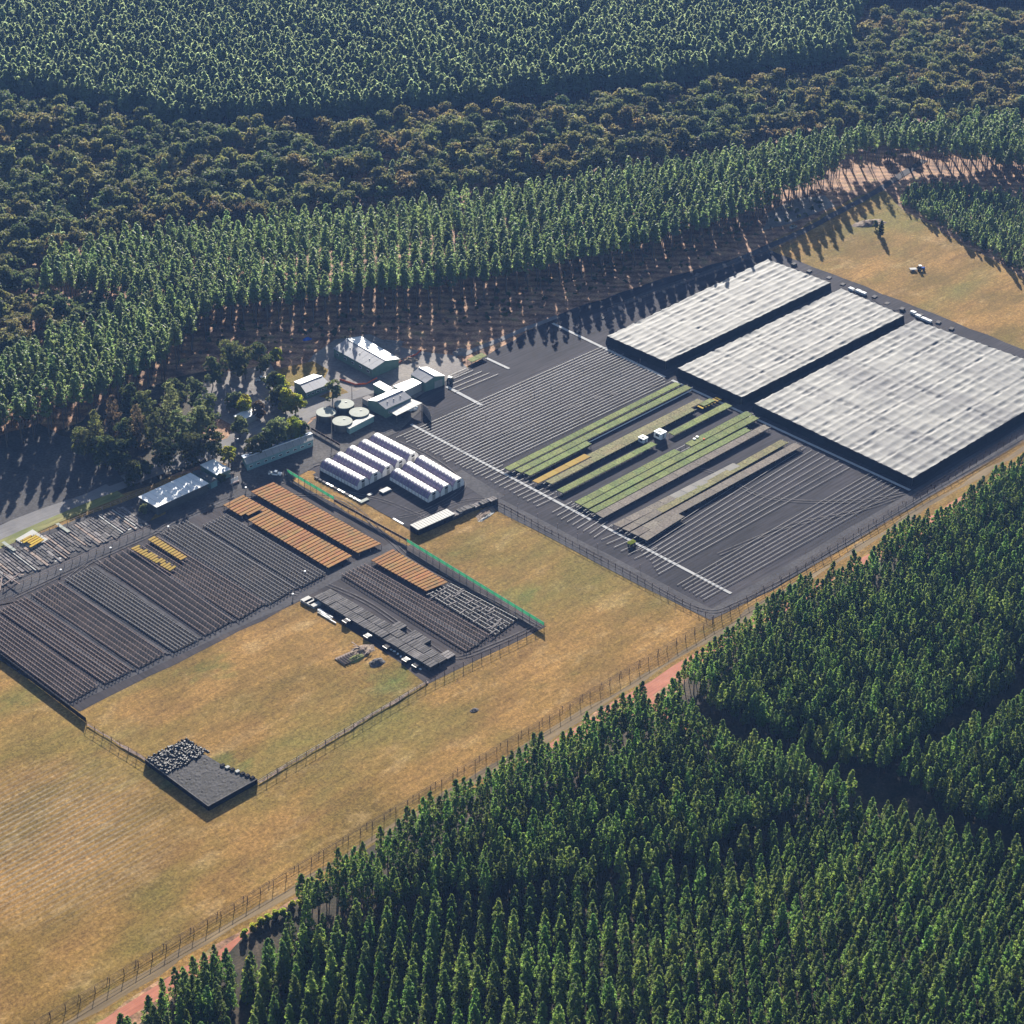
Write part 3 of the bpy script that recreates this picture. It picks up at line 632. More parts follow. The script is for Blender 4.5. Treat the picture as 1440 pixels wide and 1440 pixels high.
rails((560,615),(670,667),(850,487),(942,538), 24, 'thin pale bench rail in the wide bare block above the green benches', 'bare rails above the green benches', jit=1.5)
rails((676,670),(756,712),(706,655),(786,698), 13, 'short pale rail stub crossing the white path near the poly tunnels', 'rail stubs crossing the upper white path', jit=.6)
rails((775,722),(836,756),(805,706),(862,738), 9, 'short pale rail stub crossing the white path below the green benches', 'rail stubs crossing the middle white path', jit=.6)
rails((845,760),(893,786),(878,746),(925,771), 6, 'short pale rail stub near the small green cart', 'rail stubs by the green cart', jit=.6)
rails((897,772),(926,808),(1122,627),(1196,657), 9, 'long pale rail in the first bare group below the tan benches', 'long rails below the tan benches', jit=1)
rails((953,823),(989,844),(1222,667),(1266,688), 8, 'long pale rail in the last bare group by the shade house corner', 'long rails by the shade house corner', jit=.6)
rails((630,530),(640,552),(655,519),(700,527), 5, 'pale rail beside the potting shed', 'rails beside the potting shed', jit=.4)
t = thing('irrigation_pipe', 'bright white pipe along the far half of a green bench', 'pipe', P(900,586)[:]); s = MB(); s.bar(P(828,622,.6), P(972,549,.6), .32, .25); s.part('pipe', M['white'], t)
hs_ = thing('sprinkler_riser', 'thin dark sprinkler riser standing among the rails', 'sprinkler', P(600,640)[:], 'sprinkler risers across the standing ground')
sm = MB(); sm.cyl((0,0), .06, 0, 1.6, 5); sm.cyl((0,0), .15, 1.6, 1.75, 6); spr = sm.mesh('riser', M['rackpost'])
inst('riser', spr, hs_, (0,0,0))
for (x0,y0,x1,y1,n) in ((620,640,900,510,11),(700,700,840,770,6),(900,800,1180,660,11),(940,830,1240,690,10),(660,600,820,520,8)):
    for i in range(n):
        r_ = hs_.copy(); COL.objects.link(r_); p = P(lerp(x0,x1,i/(n-1)), lerp(y0,y1,i/(n-1))); r_.location = p; c_o = hs_.children[0].copy(); COL.objects.link(c_o); c_o.parent = r_
for o in [hs_]+[]: pass

# ------------------------------------------------------------------ black tray stacks beside the rack yard
def stack(p, ax, dx, dy, h, ma, label, group, slats=5, name='tray_stack'):
    t = thing(name, label, 'stack', (p.x,p.y,0), group); s = MB(); ay = Vector((-ax.y,ax.x,0))
    s.box((p.x,p.y,(h-.18)/2), (dx*.96,dy*.96,h-.18), ax); s.part('body', M['blackplastic'], t)
    for i in range(slats):
        q = p+ax*((i+.5)/slats-.5)*dx; s = MB(); s.box((q.x,q.y,h-.08), (dx/slats*.84,dy,.16+random.uniform(0,.06)), ax); s.part('tray', ma, t)
    return t
f0, f1 = P(441,845), P(603,943); axs = (f1-f0).normalized(); ayn = Vector((-axs.y,axs.x,0))
if ayn.x < 0: ayn = -ayn
tot = (f1-f0).length; k = 0; sx = 0
while sx < tot:
    dx = random.uniform(3.2,4.4)
    for row in (0,1,2):
        if row == 2 and not (0.42 < sx/tot): continue
        if row == 2 and random.random() < .45: continue
        if row == 1 and random.random() < .06: continue
        p = f0+axs*(sx+dx/2)+ayn*(1.9+row*4.0)
        stack(p, axs, dx-.2, 3.7, [1.7,1.6,1.2][row]+random.uniform(-.15,.15), M['stack'] if random.random() > .1 else M['pallet'],
              ['slatted black tray stack in the row beside the dry field', 'slatted black tray stack in the middle row', 'low slatted black tray stack in the row facing the bare rack'][row], ['outer row of black tray stacks','middle row of black tray stacks','inner row of black tray stacks'][row], slats=random.choice((3,4,5)))
    sx += dx
def pallet_stack(px, py, n, label, dim=(2.4,1.4), ma=None, group=None, ang=0, z=0):
    p = P(px,py); t = thing('pallet_pile', label, 'pallets', p[:], group); ax = Vector((math.cos(ang),math.sin(ang),0))
    for i in range(n):
        s = MB(); q = p+Vector((random.uniform(-.1,.1),random.uniform(-.1,.1),.1+i*.2+z)); s.box(q, (dim[0],dim[1],.13), ax); s.part('pallet', ma or M['pallet'], t)
    return t
for i in range(3): pallet_stack(432+i*5.5, 846+i*2.6, 5, ['pale sheet pile at the end of the black stacks','pale sheet pile, second from the end of the stacks','pale sheet pile touching the first black stack'][i], (3,3.6), M['palegrey'], ang=R(-90))
t = thing('pipe_bundle', 'loose bundle of pale pipes beside the black stacks', 'pipes', P(456,862)[:])
for i in range(7):
    a = P(446+random.uniform(0,6), 855+i*1.4+random.uniform(-1,1), .3); s = MB(); s.bar(a, a+axs*random.uniform(5,9)+Vector((random.uniform(-1,1),0,0)), .3); s.part('pipe', M['palegrey'] if i % 2 else M['white'], t)
bl = ['square black bin with a pale lid, first along the stacks','black bin with a white bag on it, halfway along the stacks','small black bin near the field edge','dark crate with pale scraps, near the end of the stacks','last dark crate before the yard corner']
for (x,y,h),l in zip(((487,878,1.6),(517,898,1.3),(544,912,1.0),(571,931,1.2),(585,938,.9)), bl):
    p = P(x,y); t = thing('storage_bin', l, 'bin', p[:], 'dark bins beside the black stacks'); s = MB(); s.box((p.x,p.y,h/2), (2.2,2.2,h), axs); s.part('body', M['blackplastic'], t)
    s = MB(); s.box((p.x,p.y,h+.06), (2.0,1.2,.1), axs); s.part('lid', M['palegrey'] if x in (517,571) else M['stack'], t)
for i in range(9): # scraps
    pallet_stack(550+i*5+random.uniform(-2,2), 913+i*3.6+random.uniform(-2,2), 1, 'small pale scrap of sheet by the dark bins', (.9,.6), M['white'], 'pale scraps by the dark bins', random.uniform(0,3))

# debris in the field
def heap(name, px, py, rx, ry, h, ma, label, cat, rot=0, group=None, seg=14, rough=.35):
    p = P(px,py); rg = np.random.default_rng(int(px*7+py)); vs = [(p.x,p.y,h)]; fs = []; rings = 5
    for i in range(1,rings+1):
        f = i/rings
        for j in range(seg):
            th = 2*math.pi*j/seg; rr_ = f*(1+rg.uniform(-.18,.18)); x, y = rr_*rx*math.cos(th), rr_*ry*math.sin(th)
            x, y = x*math.cos(rot)-y*math.sin(rot), x*math.sin(rot)+y*math.cos(rot)
            z = h*(1-f*f)*(1+rg.uniform(-rough,rough)) if i < rings else -.02
            vs.append((p.x+x,p.y+y,z))
    for j in range(seg): fs.append((0,1+j,1+(j+1)%seg))
    for i in range(1,rings):
        for j in range(seg):
            a = 1+(i-1)*seg; b = 1+i*seg; fs.append((a+j,b+j,b+(j+1)%seg,a+(j+1)%seg))
    s = MB(); s.add(vs,fs); return s.solo(name, ma, label, cat, (p.x,p.y,0), group)
t = thing('pallet_pile', 'row of brown wooden pallets lying in the dry field', 'pallets', P(486,928)[:])
for i in range(6):
    p = P(479+i*3.6, 930-i*1.6,.2); s = MB(); s.box(p, (.9,5.0,.3), Vector((1,.0,0))); s.part('plank', M['wood'], t)
    s = MB(); s.box(P(479+i*3.6+1.5, 930-i*1.6,.5), (.3,4.4,.2)); s.part('plank', M['rust'], t)
heap('spoil_heap', 508, 916, 5.5, 3.2, .9, M['rubble'], 'brown rubbish heap beside the pallets in the dry field', 'heap')
heap('spoil_heap', 500, 926, 4.5, 1.8, .8, M['green_grass'], 'weedy green mound between pallets and rubbish heap', 'mound')
heap('spoil_heap', 530, 932, 3.2, 2.2, .9, M['stack'], 'dark heap with grey sheets at the end of the rubbish', 'heap')
for i in range(5): pallet_stack(500+i*4.6, 910+i*2.2, 1, 'broken board on the brown rubbish heap', (4,.35), M['wood'], 'broken boards on the rubbish heap', random.uniform(0,3), z=.9)
heap('pit_cover', 667, 999, 1.6, 1.2, .4, M['stack'], 'small dark mound alone in the dry field', 'mound')

# ------------------------------------------------------------------ black net store in the field
def net_store():
    z = 1.8; pts = [(203.7,1068),(263,1037.6),(285,1057),(287,1063),(302,1080),(313,1077),(362,1095.6),(293,1134)]
    v = [P(*p, z) for p in pts]; root = thing('net_store', 'low black netted store with crumpled plastic heaped at one end', 'store', P(285,1095)[:])
    sa, sb, sc, sd_ = P(203.7,1068,z), P(263,1037.6,z), P(362,1095.6,z), P(293,1134,z)
    s = MB(); top = [p+Vector((0,0,0)) for p in v][::-1]; n = len(top)
    s.add([(p.x,p.y,z) for p in top]+[(p.x,p.y,0) for p in top], [tuple(range(n))]+[(i,n+i,n+(i+1)%n,(i+1)%n) for i in range(n)])
    s.part('net_wall', M['net'], root)
    # uneven cover on top
    N1, N2 = 40, 26; vs, fs = [], []; rg = np.random.default_rng(4)
    hgt = rg.normal(0, .05, (N1+1, N2+1))
    for i in range(N1+1):
        for j in range(N2+1):
            u = .33+.67*i/N1; vv = j/N2; lim = 1.0
            back = .02 if u > .86 else (.25 if u > .62 else .06)
            back = .03 if u > .82 else .13
            p = lerp(lerp(sb,sa,vv*(1-back)+back), lerp(sc,sd_,vv*(1-back)+back), u)
            vs.append((p.x,p.y,z+.06+abs(hgt[i,j])))
    for i in range(N1):
        for j in range(N2): q = i*(N2+1)+j; fs.append((q,q+1,q+N2+2,q+N2+1))
    s = MB(); s.add(vs,fs); s.part('cover', M['blacktop'], root)
    s = MB()
    for e0,e1 in ((sa,sd_),(sd_,sc)): s.bar(e0+Vector((0,0,.1)), e1+Vector((0,0,.1)), .22)
    s.part('edge_rail', M['stack'], root)
    s = MB()
    for k in range(420):
        u, vv = random.uniform(.0,.34), random.uniform(.03,.97)
        p = lerp(lerp(sb,sa,vv), lerp(sc,sd_,vv), u); r_ = random.uniform(.3,.75); ax = Vector((math.cos(k),math.sin(k),0)); h_ = random.uniform(.2,.8)
        b4 = [p+ax*r_, p+Vector((-ax.y,ax.x,0))*r_, p-ax*r_, p-Vector((-ax.y,ax.x,0))*r_]
        tp = [lerp(q, p, .55)+Vector((random.uniform(-.2,.2),random.uniform(-.2,.2),h_)) for q in b4]; s.hexa(b4, tp)
    s.part('plastic_heap', M['blackplastic'], root, kind='stuff')
    for k in range(7):
        p = P(313+k*7, 1077+k*2.9, z); s = MB(); s.box((p.x,p.y,z+.25), (1.3,1.1,.5)); s.part('crate', M['net'] if k not in (1,3) else M['palegrey'], root)
net_store()

# stacks by the poly tunnels
u0, u1 = P(586,752), P(638,729); axu = (u1-u0).normalized()
for i in range(7):
    p = lerp(u0,u1,(i+.5)/7)+Vector((0,1.5,0)); t = thing('crate_stack', 'tall dark crate stack with a grey white top in the close packed line', 'stack', p[:], 'grey topped crate stacks')
    s = MB(); s.box((p.x,p.y,1.15), ((u1-u0).length/7*.94,4.6,2.3), axu); s.part('body', M['net'], t)
    for j in range(2):
        q = p+axu*((j-.5)*(u1-u0).length/14); s = MB(); s.box((q.x,q.y,2.42), ((u1-u0).length/14*.86,4.7,.2), axu); s.part('top_tray', M['palegrey'], t)
ll = ['dark crate stack with pale edge just right of the grey topped line','dark crate stack with a grey cap','tall plain dark crate stack','brown and grey tray stack','leaning dark tray stack near the fence corner','untidy tray stack at the end of the line']
for i,(x,y,dx,h) in enumerate(((641,727,5,1.6),(651,722,5,2.0),(660,718,4,1.8),(671,714,4.5,1.5),(681,711,4,1.9),(692,708,3.5,2.1))):
    p = P(x,y); stack(p, axu, dx, 2.6, h, M['pallet'] if i in (0,3,5) else M['stack'], ll[i], None, 3, 'crate_stack')
heap('spoil_heap', 683, 722, 6, 2.5, .5, M['rubble'], 'brown earth bank behind the tray stacks', 'bank', rot=.3)
heap('spoil_heap', 684, 727, 5.5, .8, .35, M['palegrey'], 'strip of pale rubble on the grass edge', 'rubble', rot=.15)
pallet_stack(542,691,4,'pale tray pile between the two rows of poly tunnels',(4.2,2.4),M['palegrey'])
pallet_stack(520,696,2,'small pale pile at the end of the first poly tunnel',(2,1.4),M['palegrey'])
pallet_stack(512,705,3,'pale green pile of boards on the verge by the poly tunnels',(4,1.6),M['tank'])
t = thing('pipe_row', 'long broken row of pipes and pots beside the first poly tunnel', 'pipes', P(470,680)[:])
for i in range(12):
    a = P(445+i*5.4, 672+i*2.9, .3); s = MB(); s.box(a, (1.6,1.0,.5), axs); s.part('crate', random.choice([M['stack'],M['pallet'],M['blackplastic']]), t)
t = thing('board', 'single white board lying on the tunnel yard', 'board', P(560,733)[:]); s = MB(); s.bar(P(553,729,.15), P(567,737,.15), .7, .2); s.part('plank', M['white'], t)

# ------------------------------------------------------------------ fences and screens
sheet('fence_strip', strip_pts([(364,1102),(482,1032),(602,960)], .8), M['fstrip'], wob=.3, step=3)
sheet('fence_strip', strip_pts([(123,1020),(205,1070)], .8), M['fstrip'], wob=.3, step=3)
def fence(line, n, h, label, wires=3, ma=None, net=None, name='fence', top=None, cat='fence', base=0.05, grp=None, thick=.2):
    pts = [P(*p) for p in line]; root = thing(name, label, cat, pts[0][:], grp); ma = ma or M['rust']
    pm = MB(); pm.cyl((0,0), thick/2+.01, 0, h+.1, 5); pme = pm.mesh('post', ma)
    segs = [(pts[i+1]-pts[i]).length for i in range(len(pts)-1)]; tot = sum(segs)
    def at(s):
        for i, L_ in enumerate(segs):
            if s <= L_ or i == len(segs)-1: return lerp(pts[i], pts[i+1], s/L_)
            s -= L_
    for i in range(n+1):
        p = at(tot*i/n); inst('post', pme, root, (p-pts[0])[:], random.uniform(0,3))
    for k in range(wires):
        z = h*(k+1)/wires; s = MB()
        for i in range(len(pts)-1): s.bar(pts[i]+Vector((0,0,z)), pts[i+1]+Vector((0,0,z)), .05 if k < wires-1 else .07)
        s.part('wire', ma, root)
    if net:
        for i in range(len(pts)-1):
            m_ = max(1,int(segs[i]/5))
            for j in range(m_):
                a, b = lerp(pts[i],pts[i+1],j/m_), lerp(pts[i],pts[i+1],(j+1)/m_)
                s = MB(); lo = top if top else base; o = Vector((0,.06,0))
                s.add([(a.x,a.y+.08,lo),(b.x,b.y+.08,lo),(b.x,b.y+.08,h),(a.x,a.y+.08,h)], [(0,1,2,3)]); s.part('net_panel', net, root)
    return root
fence([(-60,1512),(60,1440),(1003,877),(1440,611),(1560,538)], 118, 2.2, 'long brown post and wire fence between the fields and the near pines', 4)
fence([(-60,1505),(60,1433),(1003,870),(1440,604),(1560,531)], 60, 1.0, 'low second wire line just inside the long brown fence', 2)
fence([(122,1021),(205,1072)], 7, 1.9, 'short post and wire fence from the black screen to the netted store')
fence([(362,1104),(600,963),(765,882)], 31, 1.9, 'post and wire fence from the netted store up to the green windbreak')
fence([(362,1101),(600,960)], 26, .7, 'low pipe line at the foot of the wire fence by the netted store', 1, M['palegrey'])
fence([(700,711),(1003,872)], 30, 1.9, 'post and wire fence between dry field and standing ground')
fence([(470,708),(572,764)], 10, 1.9, 'black mesh fence joining the two green windbreaks', 3, M['rackpost'], M['net'], top=.9)
fence([(404,668),(470,707)], 8, 2.7, 'green cloth windbreak at the head of the orange blocks', 3, M['rackpost'], M['greennet'], name='windbreak', top=1.3, cat='windbreak')
fence([(572,766),(765,884)], 20, 2.7, 'green cloth windbreak along the dry field', 3, M['rackpost'], M['greennet'], name='windbreak', top=1.3, cat='windbreak')
fence([(-60,880),(0,925),(121,1016)], 16, 1.9, 'solid black windbreak screen at the end of the bare racks', 2, M['net'], M['net'], name='windbreak', cat='windbreak')
fence([(-60,865),(0,836),(212,744)], 24, 1.7, 'wire fence between the track and the littered growing yard', 2, M['rackpost'])
fence([(-60,800),(0,777),(215,688)], 22, 1.5, 'wire fence along the grassy road verge', 2, M['rackpost'])
fence([(438,606),(478,629)], 6, 1.6, 'dark panel fence by the round tanks', 2, M['rackpost'], M['net'], top=.6)
fence([(1250,290),(1440,378),(1560,440)], 24, 1.2, 'wire fence in front of the young pines', 2, M['rackpost'])
fence([(855,437),(1000,386),(1075,358),(1130,330)], 22, 1.2, 'wire fence between the shade houses and tall pines', 2, M['rackpost'])
# windbreak cloth of the lower half is dark net
# low edging of the orange plastic barrier by the machinery shed
for pts, l in (([(560,512),(572,505),(585,500),(592,494)], 'orange barrier netting beside the machinery shed corner'), ([(478,535),(500,542),(515,541),(530,533)], 'red barrier line in front of the machinery shed')):
    fence(pts, 8, .8, l, 1, M['redpaint'], M['redpaint'], name='barrier', cat='barrier')

# ------------------------------------------------------------------ the littered growing yard on the left
def yard_rows():
    A0, A1, B0, B1 = P(-90,812), P(168,712), P(-46,848), P(212,742)
    n = 62
    for i in range(n):
        u = i/(n-1); a = lerp(A0,A1,u); b = lerp(B0,B1,u); g1 = random.uniform(.0,.08); g2 = random.uniform(.75,.97)
        r_ = random.random(); ma = M['stack'] if r_ < .42 else (M['pallet'] if r_ < .8 else (M['wood'] if r_ < .9 else M['palegrey']))
        p, q = lerp(a,b,g1), lerp(a,b,g2)
        t = thing('pot_row', ('dark' if r_ < .42 else 'pale')+' low row of pots and boards across the littered growing yard', 'pot row', ((p+q)/2)[:], 'rows across the littered growing yard')
        k = 4
        for j in range(k):
            s = MB(); s.bar(lerp(p,q,j/k)+Vector((0,0,.25)), lerp(p,q,(j+.93)/k)+Vector((0,0,.25)), random.uniform(.5,1.1) if ma != M['palegrey'] else .45, .3+random.uniform(0,.2)); s.part('pot_block', ma, t)
yard_rows()
for x,y,w_,l in ((88,742,.9,'pale green sheet lying across the pot rows'),(12,768,.9,'green plastic sheet at the edge of the growing yard')):
    t = thing('plastic_sheet', l, 'sheet', P(x,y)[:]); s = MB(); s.bar(P(x-8,y-6,.75), P(x+9,y+6,.75), 1.3, .1); s.part('sheet', M['tank'], t)
t = thing('pale_slab', 'white slab around the bright yellow tray block', 'slab', P(35,758)[:]); s = MB(); q = [P(22,760),P(44,774),P(68,760),P(46,746)]; s.slab([(p.x,p.y) for p in q], .08, .5); s.part('sheet', M['palegrey'], t)
t = thing('frame_rack', 'dark angular steel frame in the corner of the growing yard', 'frame', P(18,815)[:])
for a,b in (((5,806),(28,822)),((6,822),(28,806)),((0,830),(3,812))): s = MB(); s.bar(P(*a,1.5), P(*b,1.5), .3); s.part('beam', M['rackpost'], t); s = MB(); s.bar(P(*a), P(*a,1.5), .25); s.part('leg', M['rackpost'], t)
for i in range(24):
    x = random.uniform(5,200); y = 828-x*.43-random.uniform(2,9); pallet_stack(x, y, 1, 'scrap of board or pot by the yard fence', (random.uniform(.6,1.8),.7), random.choice([M['wood'],M['stack'],M['palegrey'],M['redpaint'] if i == 4 else M['pallet']]), 'scraps along the growing yard fence', random.uniform(0,3))

# ------------------------------------------------------------------ vehicles, cabins and small things
def wheel(t, p, ax, r=.45, w=.3):
    s = MB(); n = 12; ay = Vector((-ax.y,ax.x,0)); vs = []
    for k in (-1,1):
        for i in range(n): th = 2*math.pi*i/n; q = p+ay*(k*w/2)+ax*(r*math.cos(th))+Vector((0,0,r*math.sin(th))); vs.append(q)
    s.add(vs, [tuple(range(n)), tuple(range(2*n-1,n-1,-1))]+[(i,n+i,n+(i+1)%n,(i+1)%n) for i in range(n)]); wh = s.part('wheel', M['tyre'], t)
    s = MB(); s.box(p, (r*.8,w+.04,r*.8), ax); s.part('rim', M['steel'], t, parent=wh)
def ute(px, py, ang, ma, label):
    p = P(px,py); ax = Vector((math.cos(ang),math.sin(ang),0)); ay = Vector((-ax.y,ax.x,0)); t = thing('parked_ute', label, 'ute', p[:])
    def prof(xs, name, m_, hw): 
        s = MB(); n = len(xs); vs = [p+ax*x+ay*(k*hw)+Vector((0,0,z)) for k in (-1,1) for x, z in xs]
        s.add(vs, [tuple(range(n)), tuple(range(2*n-1,n-1,-1))]+[(i,n+i,n+(i+1)%n,(i+1)%n) for i in range(n)]); s.part(name, m_, t)
    prof([(-2.5,.45),(2.5,.45),(2.55,.85),(2.4,1.0),(1.2,1.1),(-.6,1.1),(-2.5,1.1)], 'body', ma, .92)
    prof([(1.2,1.1),(.75,1.72),(-.35,1.75),(-.6,1.1)], 'cab_glass', M['glass'], .85)
    prof([(.75,1.73),(.7,1.82),(-.3,1.84),(-.35,1.76)], 'roof', ma, .83)
    prof([(-2.45,1.1),(-.75,1.1),(-.75,1.4),(-.8,1.4),(-.8,1.16),(-2.4,1.16),(-2.4,1.4),(-2.45,1.4)], 'tray', M['palegrey'], .92)
    for x in (-1.5,1.55):
        for k in (-1,1): wheel(t, p+ax*x+ay*(k*.85)+Vector((0,0,.42)), ax, .42, .26)
ute(367,535,R(-25),M['white'],'white ute parked on the pale yard left of the round green trees')
ute(387,668,R(-55),M['white'],'white ute parked at the head of the orange blocks')
ute(240,704,R(20),M['bluepaint'],'small blue vehicle in the shade below the long white roof')
ute(258,701,R(10),M['palegrey'],'pale vehicle in the shade below the long white roof')
def tractor(px, py, ang, label, body, trailer=True):
    p = P(px,py); ax = Vector((math.cos(ang),math.sin(ang),0)); ay = Vector((-ax.y,ax.x,0)); t = thing('farm_tractor', label, 'tractor', p[:])
    V = lambda x,y,z: p+ax*x+ay*y+Vector((0,0,z))
    s = MB(); s.box(V(1.0,0,1.1), (2.2,.9,.8), ax); s.part('bonnet', body, t)
    s = MB(); s.hexa([V(-.9,-.75,1.0),V(.4,-.75,1.0),V(.4,.75,1.0),V(-.9,.75,1.0)], [V(-.8,-.65,2.4),V(.2,-.65,2.4),V(.2,.65,2.4),V(-.8,.65,2.4)]); s.part('cab', M['glass'], t)
    s = MB(); s.box(V(-.3,0,2.47), (1.4,1.5,.12), ax); s.part('roof', M['white'], t)
    for x,y,r in ((-.5,-.95,.85),(-.5,.95,.85),(1.6,-.75,.5),(1.6,.75,.5)): wheel(t, V(x,y,r), ax, r, .4)
    s = MB(); s.bar(V(1.9,.3,1.5), V(1.9,.3,2.1), .12); s.part('exhaust', M['dark'], t)
    if trailer:
        s = MB(); s.box(V(-3.6,0,.8), (3.2,2.1,.5), ax); s.part('implement', M['palegrey'], t); s = MB(); s.bar(V(-2.1,0,.6), V(-1,0,.7), .2); s.part('drawbar', M['steel'], t)
        for y in (-1.1,1.1): wheel(t, V(-3.6,y,.45), ax, .45, .25)
tractor(1294,380,R(-35),'tractor with a pale implement alone on the far dry field', M['bluepaint'])
tractor(633,537,R(30),'dark tractor parked beside the potting shed', M['greenwall'], False)
def cabin(px, py, dx, dy, h, label):
    p = P(px,py); t = thing('site_cabin', label, 'cabin', p[:], 'white cabins among the benches')
    s = MB(); s.box((p.x,p.y,h/2+.4), (dx,dy,h)); s.part('body', M['white'], t); s = MB(); s.box((p.x,p.y,h+.46), (dx+.3,dy+.3,.1)); r_ = s.part('roof', M['white'], t)
    s = MB(); s.box((p.x-.2,p.y,h+.58), (dx*.3,dy*.5,.12)); s.part('vent', M['tank'], t, parent=r_)
    s = MB(); s.box((p.x-dx/2-.03,p.y,h/2+.6), (.1,dy*.5,h*.4)); s.part('window', M['glass'], t); s = MB(); s.box((p.x,p.y-dy/2-.03,h/2+.4), (dx*.3,.1,h*.8)); s.part('door', M['palegrey'], t)
    ax = Vector((1,0,0))
    for i in (-1,1):
        for j in (-1,1): wheel(t, Vector((p.x+i*dx*.3, p.y+j*dy*.4, .35)), ax, .35, .2)
cabin(928,616,3.4,3.6,2.6,'larger boxy white cabin standing between the green benches')
cabin(904,622,2.6,2.8,1.9,'smaller low white cabin left of the boxy one')
for x,y,l in ((976,622,'dark and white tub on the edge of the green bench'),(980,619,'white tub touching the dark tub on the green bench')):
    p = P(x,y); t = thing('tub', l, 'tub', p[:]); s = MB(); s.cyl((p.x,p.y), .7, 0, 1.5, 12); s.part('body', M['stack'], t); s = MB(); s.cyl((p.x,p.y), .6, 1.5, 1.75, 12); s.part('lid', M['white'], t)
p = P(989.5,622); t = thing('orange_drum', 'small bright orange drum between two green benches', 'drum', p[:]); s = MB(); s.cyl((p.x,p.y), .5, 0, 1.6, 12, .42); s.part('body', M['redpaint'], t); s = MB(); s.cyl((p.x,p.y), .44, 1.6, 1.7, 12); s.part('lid', M['redpaint'], t)
p = P(888,767); t = thing('tray_cart', 'small dark cart carrying green seedlings beside the white path', 'cart', p[:]); s = MB(); s.box((p.x,p.y,.9), (2.6,1.6,.3)); s.part('deck', M['stack'], t); s = MB(); s.box((p.x,p.y,1.5), (2.8,1.5,.5)); s.part('seedlings', M['leaf_y'], t)
for i in (-1,1):
    for j in (-1,1): wheel(t, p+Vector((i*1.0,j*.7,.4)), Vector((1,0,0)), .4, .2)
wb = ['first white bin along the far edge of the middle shade house','second white bin along the far edge of the middle shade house','third white bin along the far edge of the middle shade house','white bin first in line by the widest shade house','white bin second in line by the widest shade house','white bin third in line by the widest shade house','white bin last in line by the widest shade house']
for (x,y),l in zip(((1197,408),(1207,411),(1214,414),(1284,441),(1291,446),(1299,450),(1306,453)), wb):
    p = P(x,y); t = thing('white_bin', l, 'bin', p[:], 'white bins along the shade houses'); s = MB(); s.box((p.x,p.y,.5), (1.6,2.4,1.0)); s.part('body', M['white'], t); s = MB(); s.box((p.x,p.y,1.06), (1.7,2.5,.1)); s.part('lid', M['white'], t)
for i in range(11):
    x = 1118+i*22+random.uniform(-4,4); y = 373+i*9.0
    pallet_stack(x, y, random.choice((2,3,5)), 'dark crate pile on the strip behind the shade houses', (2.6,1.8), M['stack'], 'dark crate piles behind the shade houses', random.uniform(0,.3))
for i in range(8):
    x = 845+i*28+random.uniform(-8,8); y = 447-i*12; pallet_stack(x, y, random.choice((2,4)), 'crate pile on the shaded strip below the tall pines', (3.5,1.6), random.choice([M['stack'],M['wood'],M['stack']]), 'crate piles on the shaded strip', random.uniform(0,1))
def pole(px, py, h, label, arm=False, name='utility_pole'):
    p = P(px,py); t = thing(name, label, 'pole', p[:]); s = MB(); s.cyl((p.x,p.y), .16, 0, h, 8, .1); s.part('shaft', M['palebark'], t)
    s = MB(); s.bar(p+Vector((-.9,.6,h-.5)), p+Vector((.9,-.6,h-.5)), .14); s.part('cross_arm', M['rackpost'], t)
    if arm: s = MB(); s.box(p+Vector((.9,-.6,h-.7)), (.8,.4,.2)); s.part('lamp', M['white'], t)
pole(467,622,12,'tall pole in front of the round tanks'); pole(495,560,6,'pole behind the round tanks'); pole(332,650,11,'pole with a lamp left of the blue roofed building',True,'lamp_pole'); pole(327,690,8,'pole at the corner of the orange blocks')
pole(1161,310,6,'pole beside the far track')
p = P(330,680); t = thing('hay_rake', 'white bladed machine standing in shade by the orange blocks', 'machine', p[:])
for i in range(6): s = MB(); s.bar(p+Vector((i*.6-1.5,0,.5)), p+Vector((i*.6-1.1,.5,2.2)), .25); s.part('blade', M['white'], t)
s = MB(); s.box((p.x,p.y,.5), (4,1,.4)); s.part('frame', M['rackpost'], t)
lamps = [(237,745),(156,775),(86,806),(346,690),(412,840),(429,808),(614,696)]
for (x,y),l in zip(lamps, ['white marker post at the end of the upper track','white marker post above the third bare rack','white marker post above the second bare rack','white marker post by the long orange block','white marker post on the cross track','white marker post at the corner of the south rack','white marker post by the tunnels']):
    p = P(x,y); t = thing('marker_post', l, 'marker', p[:], 'white topped marker posts'); s = MB(); s.cyl((p.x,p.y), .12, 0, 1.3, 6); s.part('post', M['steel'], t); s = MB(); s.cyl((p.x,p.y), .38, 1.3, 1.6, 10); s.part('cap', M['white'], t)
heap('gravel_heap', 540, 485, 9, 4, 1.6, M['pale_yard'], 'pale gravel heap behind the machinery shed', 'heap', rot=-.6)
heap('gravel_heap', 573, 507, 5, 3, 1.0, M['rubble'], 'brown soil heap near the orange barrier', 'heap', rot=-.3)
heap('gravel_heap', 647, 496, 4, 2.6, 1.8, M['pale_yard'], 'grey gravel heap at the edge of the pine shade', 'heap')
heap('gravel_heap', 580, 575, 3, 2, 1.2, M['white'], 'white sacks heaped beside the cold store', 'sacks')
heap('spoil_heap', 1222, 314, 9, 4, 1.2, M['rubble'], 'brown log and soil heap at the corner of the far field', 'heap', rot=-.4)
heap('tarpaulin', 432, 477, 2, 1.5, .8, M['bluepaint'], 'blue tarpaulin under the edge of the tall pines', 'tarpaulin')
t = thing('car', 'silver car parked in the shade behind the shade houses', 'car', P(1115,321)[:]); s = MB(); p = P(1115,321); s.box((p.x,p.y,.7), (4,1.8,.8)); s.part('body', M['palegrey'], t); s = MB(); s.box((p.x,p.y,1.3), (2,1.6,.5)); s.part('cabin', M['glass'], t)
